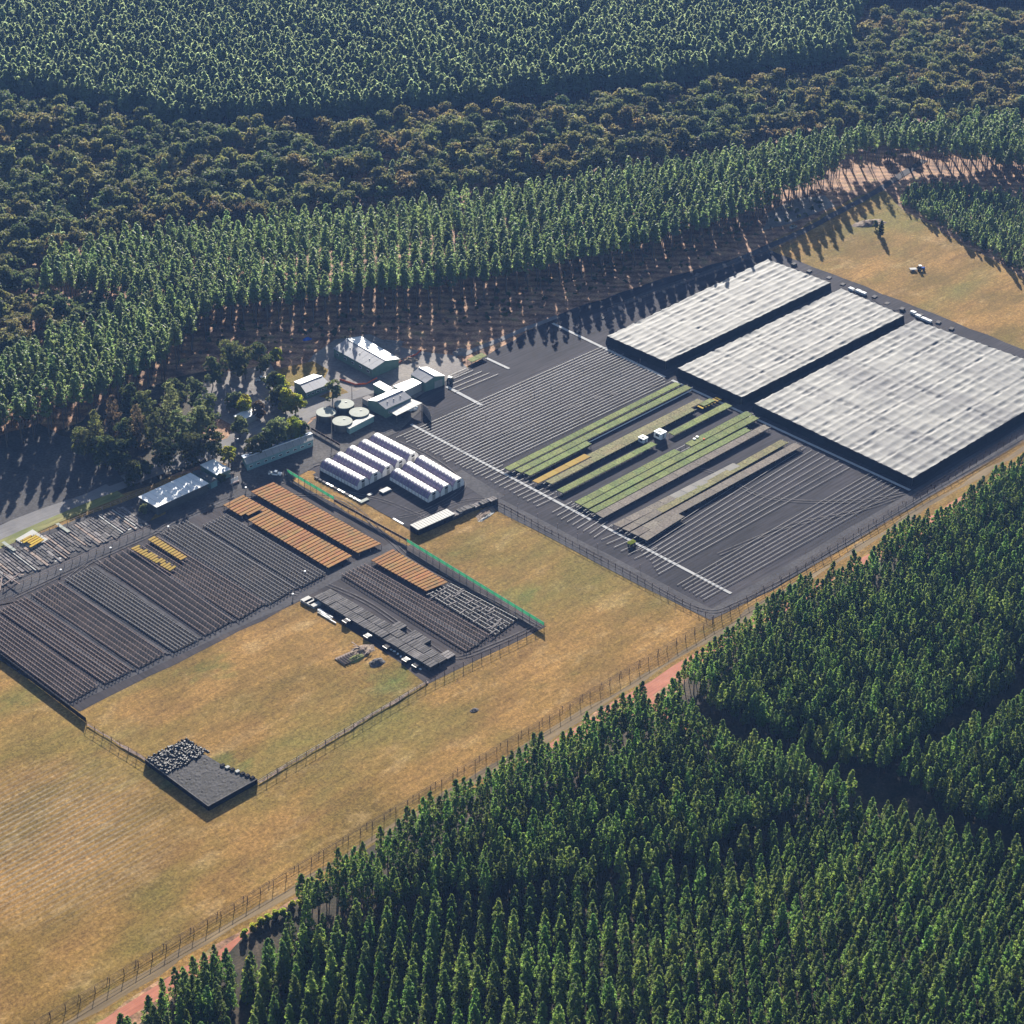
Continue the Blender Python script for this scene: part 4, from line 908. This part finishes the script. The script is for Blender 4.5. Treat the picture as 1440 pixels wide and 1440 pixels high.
for i in (-1,1):
    for j in (-1,1): wheel(t, p+Vector((i*1.2,j*.85,.35)), Vector((1,0,0)), .35, .2)

# ------------------------------------------------------------------ trees
def crown_mesh(name, ma, clumps, leaf, per, seed, spread=.75, upb=.35, core=None):
    """clumps: array of (x,y,z,r); every clump is a spray of small leaf sized faces"""
    rg = np.random.default_rng(seed); c = np.repeat(clumps, per, axis=0); n = len(c)
    d = rg.normal(size=(n,3)); d /= np.linalg.norm(d,axis=1)[:,None]; rad = rg.uniform(.3,1,n)**.5
    pos = c[:,:3]+d*(c[:,3]*rad)[:,None]*np.array([1,1,spread])
    nr = d+rg.normal(size=(n,3))*.28; nr[:,2] += upb; nr /= np.linalg.norm(nr,axis=1)[:,None]
    t1 = np.cross(nr, rg.normal(size=(n,3))); t1 /= np.linalg.norm(t1,axis=1)[:,None]; t2 = np.cross(nr,t1)
    sz = leaf*rg.uniform(.6,1.25,n)[:,None]
    v = np.stack([pos+t1*sz, pos+t2*sz*.8, pos-t1*sz, pos-t2*sz*.8], axis=1).reshape(-1,3)
    me = bpy.data.meshes.new(name); me.vertices.add(4*n); me.vertices.foreach_set('co', v.ravel().astype(np.float32))
    me.loops.add(4*n); me.loops.foreach_set('vertex_index', np.arange(4*n, dtype=np.int32))
    me.polygons.add(n); me.polygons.foreach_set('loop_start', np.arange(0,4*n,4, dtype=np.int32))
    me.update(calc_edges=True); me.materials.append(ma)
    if core:                                # the dense inner foliage that hardly lets light through
        bmc = bmesh.new(); bmc.from_mesh(me); z0, z1, r0 = core
        for k in range(3):
            a_, b_ = lerp(z0,z1,k/3-.02 if k else 0), lerp(z0,z1,(k+1)/3)
            ra, rb = r0*(1-k/3)**.7, r0*max(.02,(1-(k+1)/3))**.7*.8
            va = [bmc.verts.new((ra*math.cos(t*1.2566+k), ra*math.sin(t*1.2566+k), a_)) for t in range(5)]; vb = [bmc.verts.new((rb*math.cos(t*1.2566+k), rb*math.sin(t*1.2566+k), b_)) for t in range(5)]
            for t in range(5): bmc.faces.new((va[t], va[(t+1)%5], vb[(t+1)%5], vb[t]))
        bmc.to_mesh(me); bmc.free()
    return me
def pine_clumps(seed, h, cb, rmax, n, point=1.0, cl=.34):
    rg = np.random.default_rng(seed); out = []
    for i in range(n):
        f = (i+.5)/n; z = cb+(h-cb)*f; prof = (1-f)**point*(0.35+.65*min(1,f*5+.25)); r = rmax*prof
        th = rg.uniform(0,2*math.pi); rr_ = r*rg.uniform(.45,1.0); out.append((rr_*math.cos(th), rr_*math.sin(th), z-.15*rr_, cl*rmax*(.5+.6*(1-f))))
    out.append((0,0,h-.3,.35)); out.append((0,0,h-1.0,.5)); return np.array(out)
def gum_clumps(seed, h, r, lobes, per):
    rg = np.random.default_rng(seed); out = []
    for i in range(lobes):
        th = rg.uniform(0,2*math.pi); rr_ = r*rg.uniform(0,.72); lz = h*rg.uniform(.55,.86)-rr_*.18; lr = r*rg.uniform(.32,.5)
        for k in range(per):
            d = rg.normal(size=3); d /= np.linalg.norm(d); d[2] = abs(d[2])*.9-.15
            out.append((rr_*math.cos(th)+d[0]*lr, rr_*math.sin(th)+d[1]*lr, lz+d[2]*lr*.8, lr*.34))
    return np.array(out)
def yard_clumps(seed, h, r, lobes, per):
    rg = np.random.default_rng(seed); out = []
    for i in range(lobes):
        f = (i+.5)/lobes; th = rg.uniform(0,2*math.pi); env = math.sin(math.pi*(.18+.74*f))**.7; rr_ = r*env*rg.uniform(.25,.72); lz = h*(.16+.7*f); lr = r*rg.uniform(.28,.44)
        for k in range(per):
            d = rg.normal(size=3); d /= np.linalg.norm(d); d[2] = abs(d[2])*.9-.2
            out.append((rr_*math.cos(th)+d[0]*lr, rr_*math.sin(th)+d[1]*lr, lz+d[2]*lr*.85, lr*.36))
    return np.array(out)
def trunk_mesh(name, h, r0, r1, ma, limbs=0, seed=0, lr=2.5, lz=.5):
    rg = random.Random(seed); mb = MB(); n = 7; segs = 4; rings = []; x = y = 0
    for i in range(segs+1):
        f = i/segs; r = lerp(r0,r1,f); x += rg.uniform(-.12,.12); y += rg.uniform(-.12,.12)
        rings.append([(x+r*math.cos(2*math.pi*j/n), y+r*math.sin(2*math.pi*j/n), h*f-(.3 if i == 0 else 0)) for j in range(n)])
    vs = [v for rg_ in rings for v in rg_]; mb.add(vs, [(i*n+j, i*n+(j+1)%n, (i+1)*n+(j+1)%n, (i+1)*n+j) for i in range(segs) for j in range(n)])
    for k in range(limbs):
        th = rg.uniform(0,6.3); z = h*rg.uniform(lz,.95); d = Vector((math.cos(th),math.sin(th),rg.uniform(.3,1))).normalized()
        mb.bar(Vector((0,0,z)), Vector((0,0,z))+d*lr*rg.uniform(.6,1), r1*.8)
    return mb.mesh(name, ma)
KINDS = {}
def kind(key, variants): KINDS[key] = variants
kind('near', [(crown_mesh('crown', M['pine'], pine_clumps(s, 10.3+s%3*.8, 1.0, 2.35, 100, .62, .25), .22, 24, s), trunk_mesh('trunk', 9.5, .2, .06, M['bark'], 4, s, 1.6)) for s in range(6)])
kind('near_round', [(crown_mesh('crown', M['pine'], pine_clumps(s+20, 12.0+s%3*1.0, 4.2, 2.1, 84, .55, .27), .23, 24, s+20), trunk_mesh('trunk', 11, .2, .06, M['bark'], 5, s, 1.6)) for s in range(6)])
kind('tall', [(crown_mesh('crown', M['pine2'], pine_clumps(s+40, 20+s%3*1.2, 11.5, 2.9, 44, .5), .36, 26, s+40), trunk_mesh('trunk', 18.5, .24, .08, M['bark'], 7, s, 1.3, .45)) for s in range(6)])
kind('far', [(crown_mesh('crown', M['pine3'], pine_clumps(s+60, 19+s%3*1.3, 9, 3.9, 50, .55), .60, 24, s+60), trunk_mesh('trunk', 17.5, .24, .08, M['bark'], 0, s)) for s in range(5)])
kind('gum', [(crown_mesh('crown', M['gum'], gum_clumps(s+80, 12+s%4*1.5, 4.6+s%3*.7, 9, 11), .50, 13, s+80), trunk_mesh('trunk', 9, .28, .12, M['palebark'], 6, s, 3.2)) for s in range(7)])
kind('young', [(crown_mesh('crown', M['pine2'], pine_clumps(s+100, 5.5+s%3*.8, .7, 1.7, 30, .8), .35, 12, s+100), trunk_mesh('trunk', 5, .1, .04, M['bark'], 0, s)) for s in range(4)])
def inpoly(pts, poly):
    x, y = pts[:,0], pts[:,1]; r_ = np.zeros(len(pts), bool); j = len(poly)-1
    for i in range(len(poly)):
        xi, yi = poly[i]; xj, yj = poly[j]
        c = ((yi > y) != (yj > y)) & (x < (xj-xi)*(y-yi)/(yj-yi+1e-12)+xi); r_ ^= c; j = i
    return r_
def rows(poly_px, ang, row, gap, jit, seed, drop=.04):
    """planting grid: rows run at the given bearing"""
    rg = np.random.default_rng(seed); poly = [tuple(P(*p)[:2]) for p in poly_px]; A_ = np.array(poly); cen = A_.mean(0); rad = np.abs(A_-cen).max()*1.5
    n1, n2 = int(2*rad/gap), int(2*rad/row); I, J = np.meshgrid((np.arange(n1)-n1/2)*gap, (np.arange(n2)-n2/2)*row)
    I = I+rg.uniform(-gap/2,gap/2,(n2,1)); pts = np.stack([I.ravel(),J.ravel()],1)+rg.uniform(-jit,jit,(I.size,2)); c, s = math.cos(ang), math.sin(ang)
    pts = pts@np.array([[c,s],[-s,c]])+cen; pts = pts[rg.random(len(pts)) > drop]; return pts[inpoly(pts, poly)]
def scatter(poly_px, spacing, seed):
    return rows(poly_px, .6, spacing, spacing, spacing*.42, seed, .12)
CX, CY = fw.x, fw.y
def proj(pts, z=0):
    d = np.column_stack([pts[:,0], pts[:,1], np.full(len(pts), z-H)]); zc = d@np.array(fw); return 720+FOC*(d@np.array(rt))/zc, 720-FOC*(d@np.array(up))/zc, zc
def plant_individuals(pts, key, name, label, cat, group, rg, smin=.85, smax=1.12):
    vs = KINDS[key]
    for x, y in pts:
        cm, tm = vs[rg.integers(len(vs))]; s_ = float(rg.uniform(smin,smax)); rz = float(rg.uniform(0,6.28))
        l = label(x,y) if callable(label) else label
        t = bpy.data.objects.new(name, None); COL.objects.link(t); t.location = (x,y,0); t.rotation_euler.z = rz; t.scale = (s_*float(rg.uniform(.92,1.1)),)*2+(s_,)
        tag(t, l, cat, group(x,y) if callable(group) else group)
        for nm, me in (('crown',cm),('trunk',tm)):
            o = bpy.data.objects.new(nm, me); COL.objects.link(o); o.parent = t
def plant_mass(name, sets, label, rg):
    """the remaining trees of a kind as one object that scatters the same crowns and trunks"""
    me = bpy.data.meshes.new(name); allp = np.concatenate([p for p, k, a, b in sets]); n = len(allp)
    me.vertices.add(n); co = np.column_stack([allp, np.zeros(n)]).astype(np.float32); me.vertices.foreach_set('co', co.ravel())
    col = bpy.data.collections.new(name+'_forms'); base = {}; idx = []
    k_off = 0; lst = []
    for p, k, a, b in sets:
        if k not in base:
            base[k] = len(lst)
            for cm, tm in KINDS[k]: lst.append((cm,tm))
        idx.append(base[k]+rg.integers(len(KINDS[k]), size=len(p)))
    for i, (cm, tm) in enumerate(lst):                     # one joined form per variant
        bmj = bmesh.new(); bmj.from_mesh(cm); nc = len(bmj.faces); bmj.from_mesh(tm); bmj.faces.ensure_lookup_table()
        for f in bmj.faces[nc:]: f.material_index = 1
        jm = bpy.data.meshes.new('%s_form_%02d' % (name, i)); bmj.to_mesh(jm); bmj.free(); jm.materials.append(cm.materials[0]); jm.materials.append(tm.materials[0])
        o = bpy.data.objects.new(jm.name, jm); col.objects.link(o)
    sc = np.concatenate([rg.uniform(a,b,len(p)) for p,k,a,b in sets])
    for nm, ty, dat in (('idx','INT',np.concatenate(idx).astype(np.int32)),('sc','FLOAT',sc.astype(np.float32)),('rz','FLOAT',rg.uniform(0,6.28,n).astype(np.float32))):
        at = me.attributes.new(nm, ty, 'POINT'); at.data.foreach_set('value', dat)
    ob = bpy.data.objects.new(name, me); COL.objects.link(ob); ob['kind'] = 'stuff'; ob['label'] = label
    ng = bpy.data.node_groups.new(name, 'GeometryNodeTree'); ng.interface.new_socket('Geometry', in_out='INPUT', socket_type='NodeSocketGeometry'); ng.interface.new_socket('Geometry', in_out='OUTPUT', socket_type='NodeSocketGeometry')
    N = ng.nodes; L = ng.links; gi = N.new('NodeGroupInput'); go = N.new('NodeGroupOutput'); ip = N.new('GeometryNodeInstanceOnPoints'); ci = N.new('GeometryNodeCollectionInfo')
    ci.inputs['Collection'].default_value = col; ci.inputs['Separate Children'].default_value = True; ci.inputs['Reset Children'].default_value = True
    def na(nm, ty): a_ = N.new('GeometryNodeInputNamedAttribute'); a_.data_type = ty; a_.inputs['Name'].default_value = nm; return a_.outputs[0]
    ip.inputs['Pick Instance'].default_value = True
    L.new(gi.outputs[0], ip.inputs['Points']); L.new(ci.outputs[0], ip.inputs['Instance']); L.new(na('idx','INT'), ip.inputs['Instance Index'])
    cx = N.new('ShaderNodeCombineXYZ'); L.new(na('rz','FLOAT'), cx.inputs[2]); er = N.new('FunctionNodeEulerToRotation'); L.new(cx.outputs[0], er.inputs[0]); L.new(er.outputs[0], ip.inputs['Rotation'])
    L.new(na('sc','FLOAT'), ip.inputs['Scale']); L.new(ip.outputs[0], go.inputs[0])
    md = ob.modifiers.new('scatter','NODES'); md.node_group = ng; return ob
def show_largest(pts, n, hgt, crop=(0,0,1440,1440)):
    """the n trees of a set that show largest in the photograph (nearest whose crown is inside the frame)"""
    x, y, z = proj(pts, hgt*.7); ok = (x > crop[0]) & (x < crop[2]) & (y > crop[1]+4) & (y < crop[3]-4); z = np.where(ok, z, 1e9); o = np.argsort(z)[:n]; m_ = np.zeros(len(pts), bool); m_[o] = True; m_ &= ok
    return pts[m_], pts[~m_]
rg = np.random.default_rng(11)
ROWDIR = math.pi/2-YAW-R(1.6)
near = rows([(352,1375),(400,1322),(480,1308),(790,1274),(960,1243),(1070,1192),(1207,1143),(1340,1180),(1440,1213),(1640,1290),(1640,1640),(300,1640),(335,1500)], ROWDIR, 4.4, 4.6, .10, 1, .02)
mid = rows([(948,994),(905,1003),(720,1097),(570,1176),(395,1296),(480,1296),(790,1262),(960,1231),(1060,1181),(1200,1134),(1196,1132),(1121,1092),(1031,1062),(990,1042)], 0, 4.9, 3.3, .4, 2, .06)
right = rows([(1600,585),(1440,670),(1010,918),(958,968),(1000,1010),(1100,1054),(1180,1094),(1236,1094),(1440,962),(1600,860)], 0.05, 4.9, 3.2, .38, 3)
right2 = rows([(1600,920),(1440,1003),(1250,1102),(1340,1160),(1440,1197),(1640,1260)], 0.05, 4.9, 3.2, .38, 4)
leftb = rows([(100,1525),(222,1418),(285,1368),(328,1374),(332,1600),(60,1640)], 0, 4.4, 3.4, .9, 5)
pn = np.concatenate([near, leftb]); lg, rest_near = show_largest(pn, 300, 14)
def near_label(x, y):
    (u,), (v,), _ = proj(np.array([[x,y]]), 10)
    if u < 350: return 'dark green pine in the small clump beside the red road'
    return ('dark green pine' if u < 800 else 'sunlit green pine')+' standing in the straight rows '+('near the red road gap' if u < 480 else 'along the bottom of the plantation')
plant_individuals(lg, 'near', 'pine_tree', near_label, 'pine tree', lambda x,y: near_label(x,y).replace('pine','pines',1)[:58], rg, .78, 1.2)
plant_mass('pine_plantation', [(rest_near,'near',.8,1.15),(mid,'near_round',.8,1.14),(right,'near_round',.8,1.15),(right2,'near_round',.8,1.15)], 'dense dark green pine plantation beyond the nearest rows', rg)
strip = rows([(62,400),(200,368),(400,350),(600,330),(900,277),(1200,224),(1440,200),(1560,190),(1560,262),(1440,262),(1330,246),(1235,238),(1205,236),(1150,285),(1000,345),(900,377),(760,410),(640,432),(300,468),(245,530),(160,585),(60,622),(-150,670),(-150,560),(0,548),(100,508),(172,478),(190,445),(62,440)], math.pi/2-az+.03, 5.1, 3.9, .6, 6, .16)
lg, rest_t = show_largest(strip, 300, 20)
plant_individuals(lg, 'tall', 'tall_pine_tree', lambda x,y: 'tall bare trunked pine on the edge of the strip '+('behind the buildings' if proj(np.array([[x,y]]))[0][0] > 260 else 'beyond the dark dirt yard'), 'pine tree', 'tall pines on the near edge of the back strip', rg, .9, 1.08)
top = rows([(-220,138),(0,148),(120,166),(240,192),(450,190),(600,172),(800,150),(1000,128),(1180,106),(1200,50),(1222,18),(1720,20),(1700,-55),(-250,-55)], .35, 5.0, 4.4, .9, 7, .05)
u, v, _ = proj(top); gap = (np.abs((u-590)-(v-45)*1.6) < 10) & (v > -10) & (v < 110); gap |= (np.abs(u-(815-(v-60)*.9)) < 8) & (v > 20) & (v < 130); top = top[~gap]
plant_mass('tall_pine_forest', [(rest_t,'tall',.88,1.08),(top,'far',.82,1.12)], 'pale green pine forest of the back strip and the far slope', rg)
native = scatter([(-220,150),(0,158),(240,205),(450,203),(600,186),(800,166),(1000,143),(1175,122),(1205,65),(1235,38),(1720,40),(1700,180),(1440,190),(1200,200),(900,248),(600,300),(400,322),(200,345),(45,392),(45,448),(165,452),(150,480),(85,505),(0,540),(-200,555)], 6.4, 8)
lg, rest_n = show_largest(native, 300, 12)
plant_individuals(lg, 'gum', 'gum_tree', lambda x,y: 'round crowned olive brown bush tree '+('left of the tall pine strip' if proj(np.array([[x,y]]))[1][0] > 395 else 'just behind the tall pine strip'), 'tree', lambda x,y: 'bush trees '+('left of' if proj(np.array([[x,y]]))[1][0] > 395 else 'behind')+' the pine strip', rg, .75, 1.25)
np_ = scatter([(-100,300),(300,230),(900,180),(1200,150),(1440,130),(1440,180),(900,240),(400,320),(0,380)], 21, 9)
plant_mass('bushland', [(rest_n,'gum',.7,1.3),(np_,'far',.5,.85)], 'mixed olive and brown bushland between the two pine forests', rg)
yg = rows([(1258,283),(1305,262),(1440,285),(1560,320),(1560,440),(1440,385)], 0.02, 4.6, 2.6, .3, 10, .02)
plant_individuals(show_largest(yg,300,5)[0], 'young', 'young_pine', 'small young pine in the rows beyond the far dry field', 'young pine', 'young pines beyond the far dry field', rg, .55, 1.35)
# understorey below the far slope and bushland
us = scatter([(0,130),(1440,90),(1440,200),(700,300),(0,420)], 9, 12)
kind('bush', [(crown_mesh('crown', M['leaf_d'], gum_clumps(s+120, 3.4, 2.0, 4, 8), .42, 10, s+120), trunk_mesh('trunk', 1.6, .1, .05, M['bark'], 0, s)) for s in range(3)])
ed = scatter([(250,515),(420,482),(640,468),(800,425),(900,400),(1000,365),(1160,300),(1150,285),(900,355),(640,430),(300,462)], 5.5, 13)
plant_mass('undergrowth', [(us,'bush',.7,1.6),(ed,'bush',.3,1.0)], 'dark low scrub growing under the bush trees', rg)

# trees around the yard, one by one
def yard_tree(px, py, h, r, ma, label, lobes=9, seed=None, conif=False, bark='bark', grp=None):
    if h > 10 and px < 345: h *= 1.35; r *= 1.28; py += 8
    elif h > 6 and px < 520: h *= 1.12; r *= 1.2; py += 3
    seed = int(px*3+py) if seed is None else seed; p = P(px,py); t = thing('yard_tree', label, 'tree', p[:], grp)
    cl = pine_clumps(seed, h, h*.12, r*.95, 90, .42) if conif else yard_clumps(seed, h, r*1.08, lobes*2, 13)
    cm = crown_mesh('crown', ma, cl, .36, 18, seed); inst('crown', cm, t, (0,0,0)); inst('trunk', trunk_mesh('trunk', h*.72, .25, .1, M[bark], 6, seed, r*.6), t, (0,0,0))
D_, G2, Y_, Rr_ = M['leaf_d'], M['leaf_g'], M['leaf_y'], M['leaf_r']
for a in ((150,650,11,4.2,D_,'dark low crowned tree at the front of the dense yard clump'),(168,655,11,4.0,D_,'dark tree beside the shaded access track'),(232,655,12,4.4,D_,'dark tree in the front row of the dense clump'),(272,648,12,4.2,D_,'dark green tree directly behind the long white roof'),(292,600,14,4.2,D_,'tall dark tree behind the pale topped grey green tree'),(248,572,13,4.0,D_,'dark tree at the far side of the dense clump'),(278,570,12,3.8,G2,'dull green tree between the dense clump and tall pines'),(186,585,14,3.8,D_,'dark tree against the tall pine trunks left of the clump'),
          (120,640,12,4.2,D_,'dark spreading tree at the corner of the shaded dirt yard'),(138,628,14,3.6,D_,'dark upright tree behind the shaded dirt yard',9,None,True),(163,612,15,3.4,Rr_,'rusty topped tall tree left of the dense yard clump',9,None,True),
          (178,632,13,4.0,D_,'dark green tree in front of the rusty topped tree'),(196,625,15,3.8,Rr_,'second rusty tree inside the dense yard clump',9,None,True),(210,600,15,4.2,D_,'dark tree at the back of the dense yard clump'),
          (222,632,15,4.4,D_,'broad dark tree in the middle of the dense yard clump'),(243,598,16,4.0,G2,'grey green tree rising behind the dense clump',9,None,True),(258,630,15,4.6,G2,'large grey green tree with a rounded sunlit head',11),
          (280,618,14,4.4,G2,'pale topped grey green tree left of the hidden hut',10),(300,640,12,4.0,D_,'dark leafy tree near the small white roofed store'),(322,650,8,2.6,M['leaf_y'],'small sunlit tree beside the lamp pole',6),
          (186,675,8,4.6,D_,'dark bushy tree where the two tracks meet',8),(206,668,6,3.0,D_,'low dark shrub beside the road',6),(338,612,9,3.4,G2,'light green tree over the hidden hut'),
          (345,580,8,3.2,Y_,'yellowish tree left of the pale yard'),(330,572,7,3.0,G2,'soft green tree behind the hidden hut'),(363,585,7,2.6,Rr_,'small brown green tree beside the hidden hut'),(325,520,13,4.4,D_,'dark tree under the tall pines left of the yard'),
          (345,530,14,4.6,D_,'tall dark tree at the back corner of the yard'),(366,522,14,4.2,D_,'tall dark tree shading the parked ute'),(300,535,11,3.6,D_,'dark tree at the foot of the tall pine trunks'),(385,548,9,3.6,D_,'dark round tree with brown tips beside the lawn'),
          (398,552,9,3.4,M['leaf_y'],'round tree with golden brown top by the lawn'),(393,572,10,4.0,D_,'dark tree in front of the golden topped one'),(402,578,10,3.6,Y_,'bright yellow green tree left of the low green hut'),(416,578,8,3.2,Y_,'low yellow green tree against the low green hut'),
          (376,632,10,3.8,D_,'dark tree between the hidden hut and blue roofed building'),(392,622,11,4.6,G2,'large olive tree in front of the blue roofed building',11),(412,618,10,4.2,Y_,'olive yellow tree nearest the round tanks',10),(360,640,9,3.6,D_,'dark tree over the end of the blue roofed building'),
          (427,612,7,2.4,G2,'small grey green tree next to the round tanks'),(468,562,9,3.0,G2,'wispy grey tree beside the low green hut',7,None,False),(388,508,7,2.6,M['leaf_y'],'small yellow tree under the pines above the lawn'),
          (203,722,4,1.7,G2,'grey shrub at the end of the long white roof',5),(312,678,4,1.6,D_,'small shrub in front of the small white roofed store',5),
          (1238,332,8,1.6,D_,'lone dark tree on the brown heap in the far field',6,None,True),(1231,322,5,1.4,D_,'small shrub beside the lone dark tree',4),
          (1418,376,9,1.7,D_,'tallest young conifer by the fence of the far field',6,None,True),(1384,352,7,1.5,D_,'slim conifer at the fence, left of the tallest',6,None,True),(1357,340,7,1.5,D_,'slim conifer at the fence near the pale sand',6,None,True)):
    yard_tree(*a)
for i in range(9):
    x = 345+i*11; yard_tree(x, 1318-i*6.7+random.uniform(-4,4), 2.6, 1.3, Y_, 'low yellow green shrub on the bank of the red road' , 4, grp='shrubs on the bank of the red road')
for i, (x,y) in enumerate(((350,1355),(346,1372),(352,1390),(344,1405))): yard_tree(x, y, 2.2, 1.3, Y_, 'low yellow shrub in the gap between the two near pine blocks', 4, grp='shrubs between the near pine blocks')

# ------------------------------------------------------------------ air
hb = MB(); hb.slab([(-300,-300),(2600,-300),(2600,2600),(-300,2600)], -2.0, 404.0)
hm = bpy.data.materials.new('air'); hm.use_nodes = True; n = hm.node_tree; n.nodes.remove(n.nodes['Principled BSDF'])
pv = n.nodes.new('ShaderNodeVolumePrincipled'); pv.inputs['Color'].default_value = (.22,.44,1,1); pv.inputs['Density'].default_value = HAZE_DENSITY; pv.inputs['Anisotropy'].default_value = .2
n.links.new(pv.outputs[0], n.nodes['Material Output'].inputs['Volume'])
hz = bpy.data.objects.new('haze', hb.mesh('haze', hm)); COL.objects.link(hz); hz['kind'] = 'stuff'
for o in bpy.data.objects:
    if '_o' in o: del o['_o']
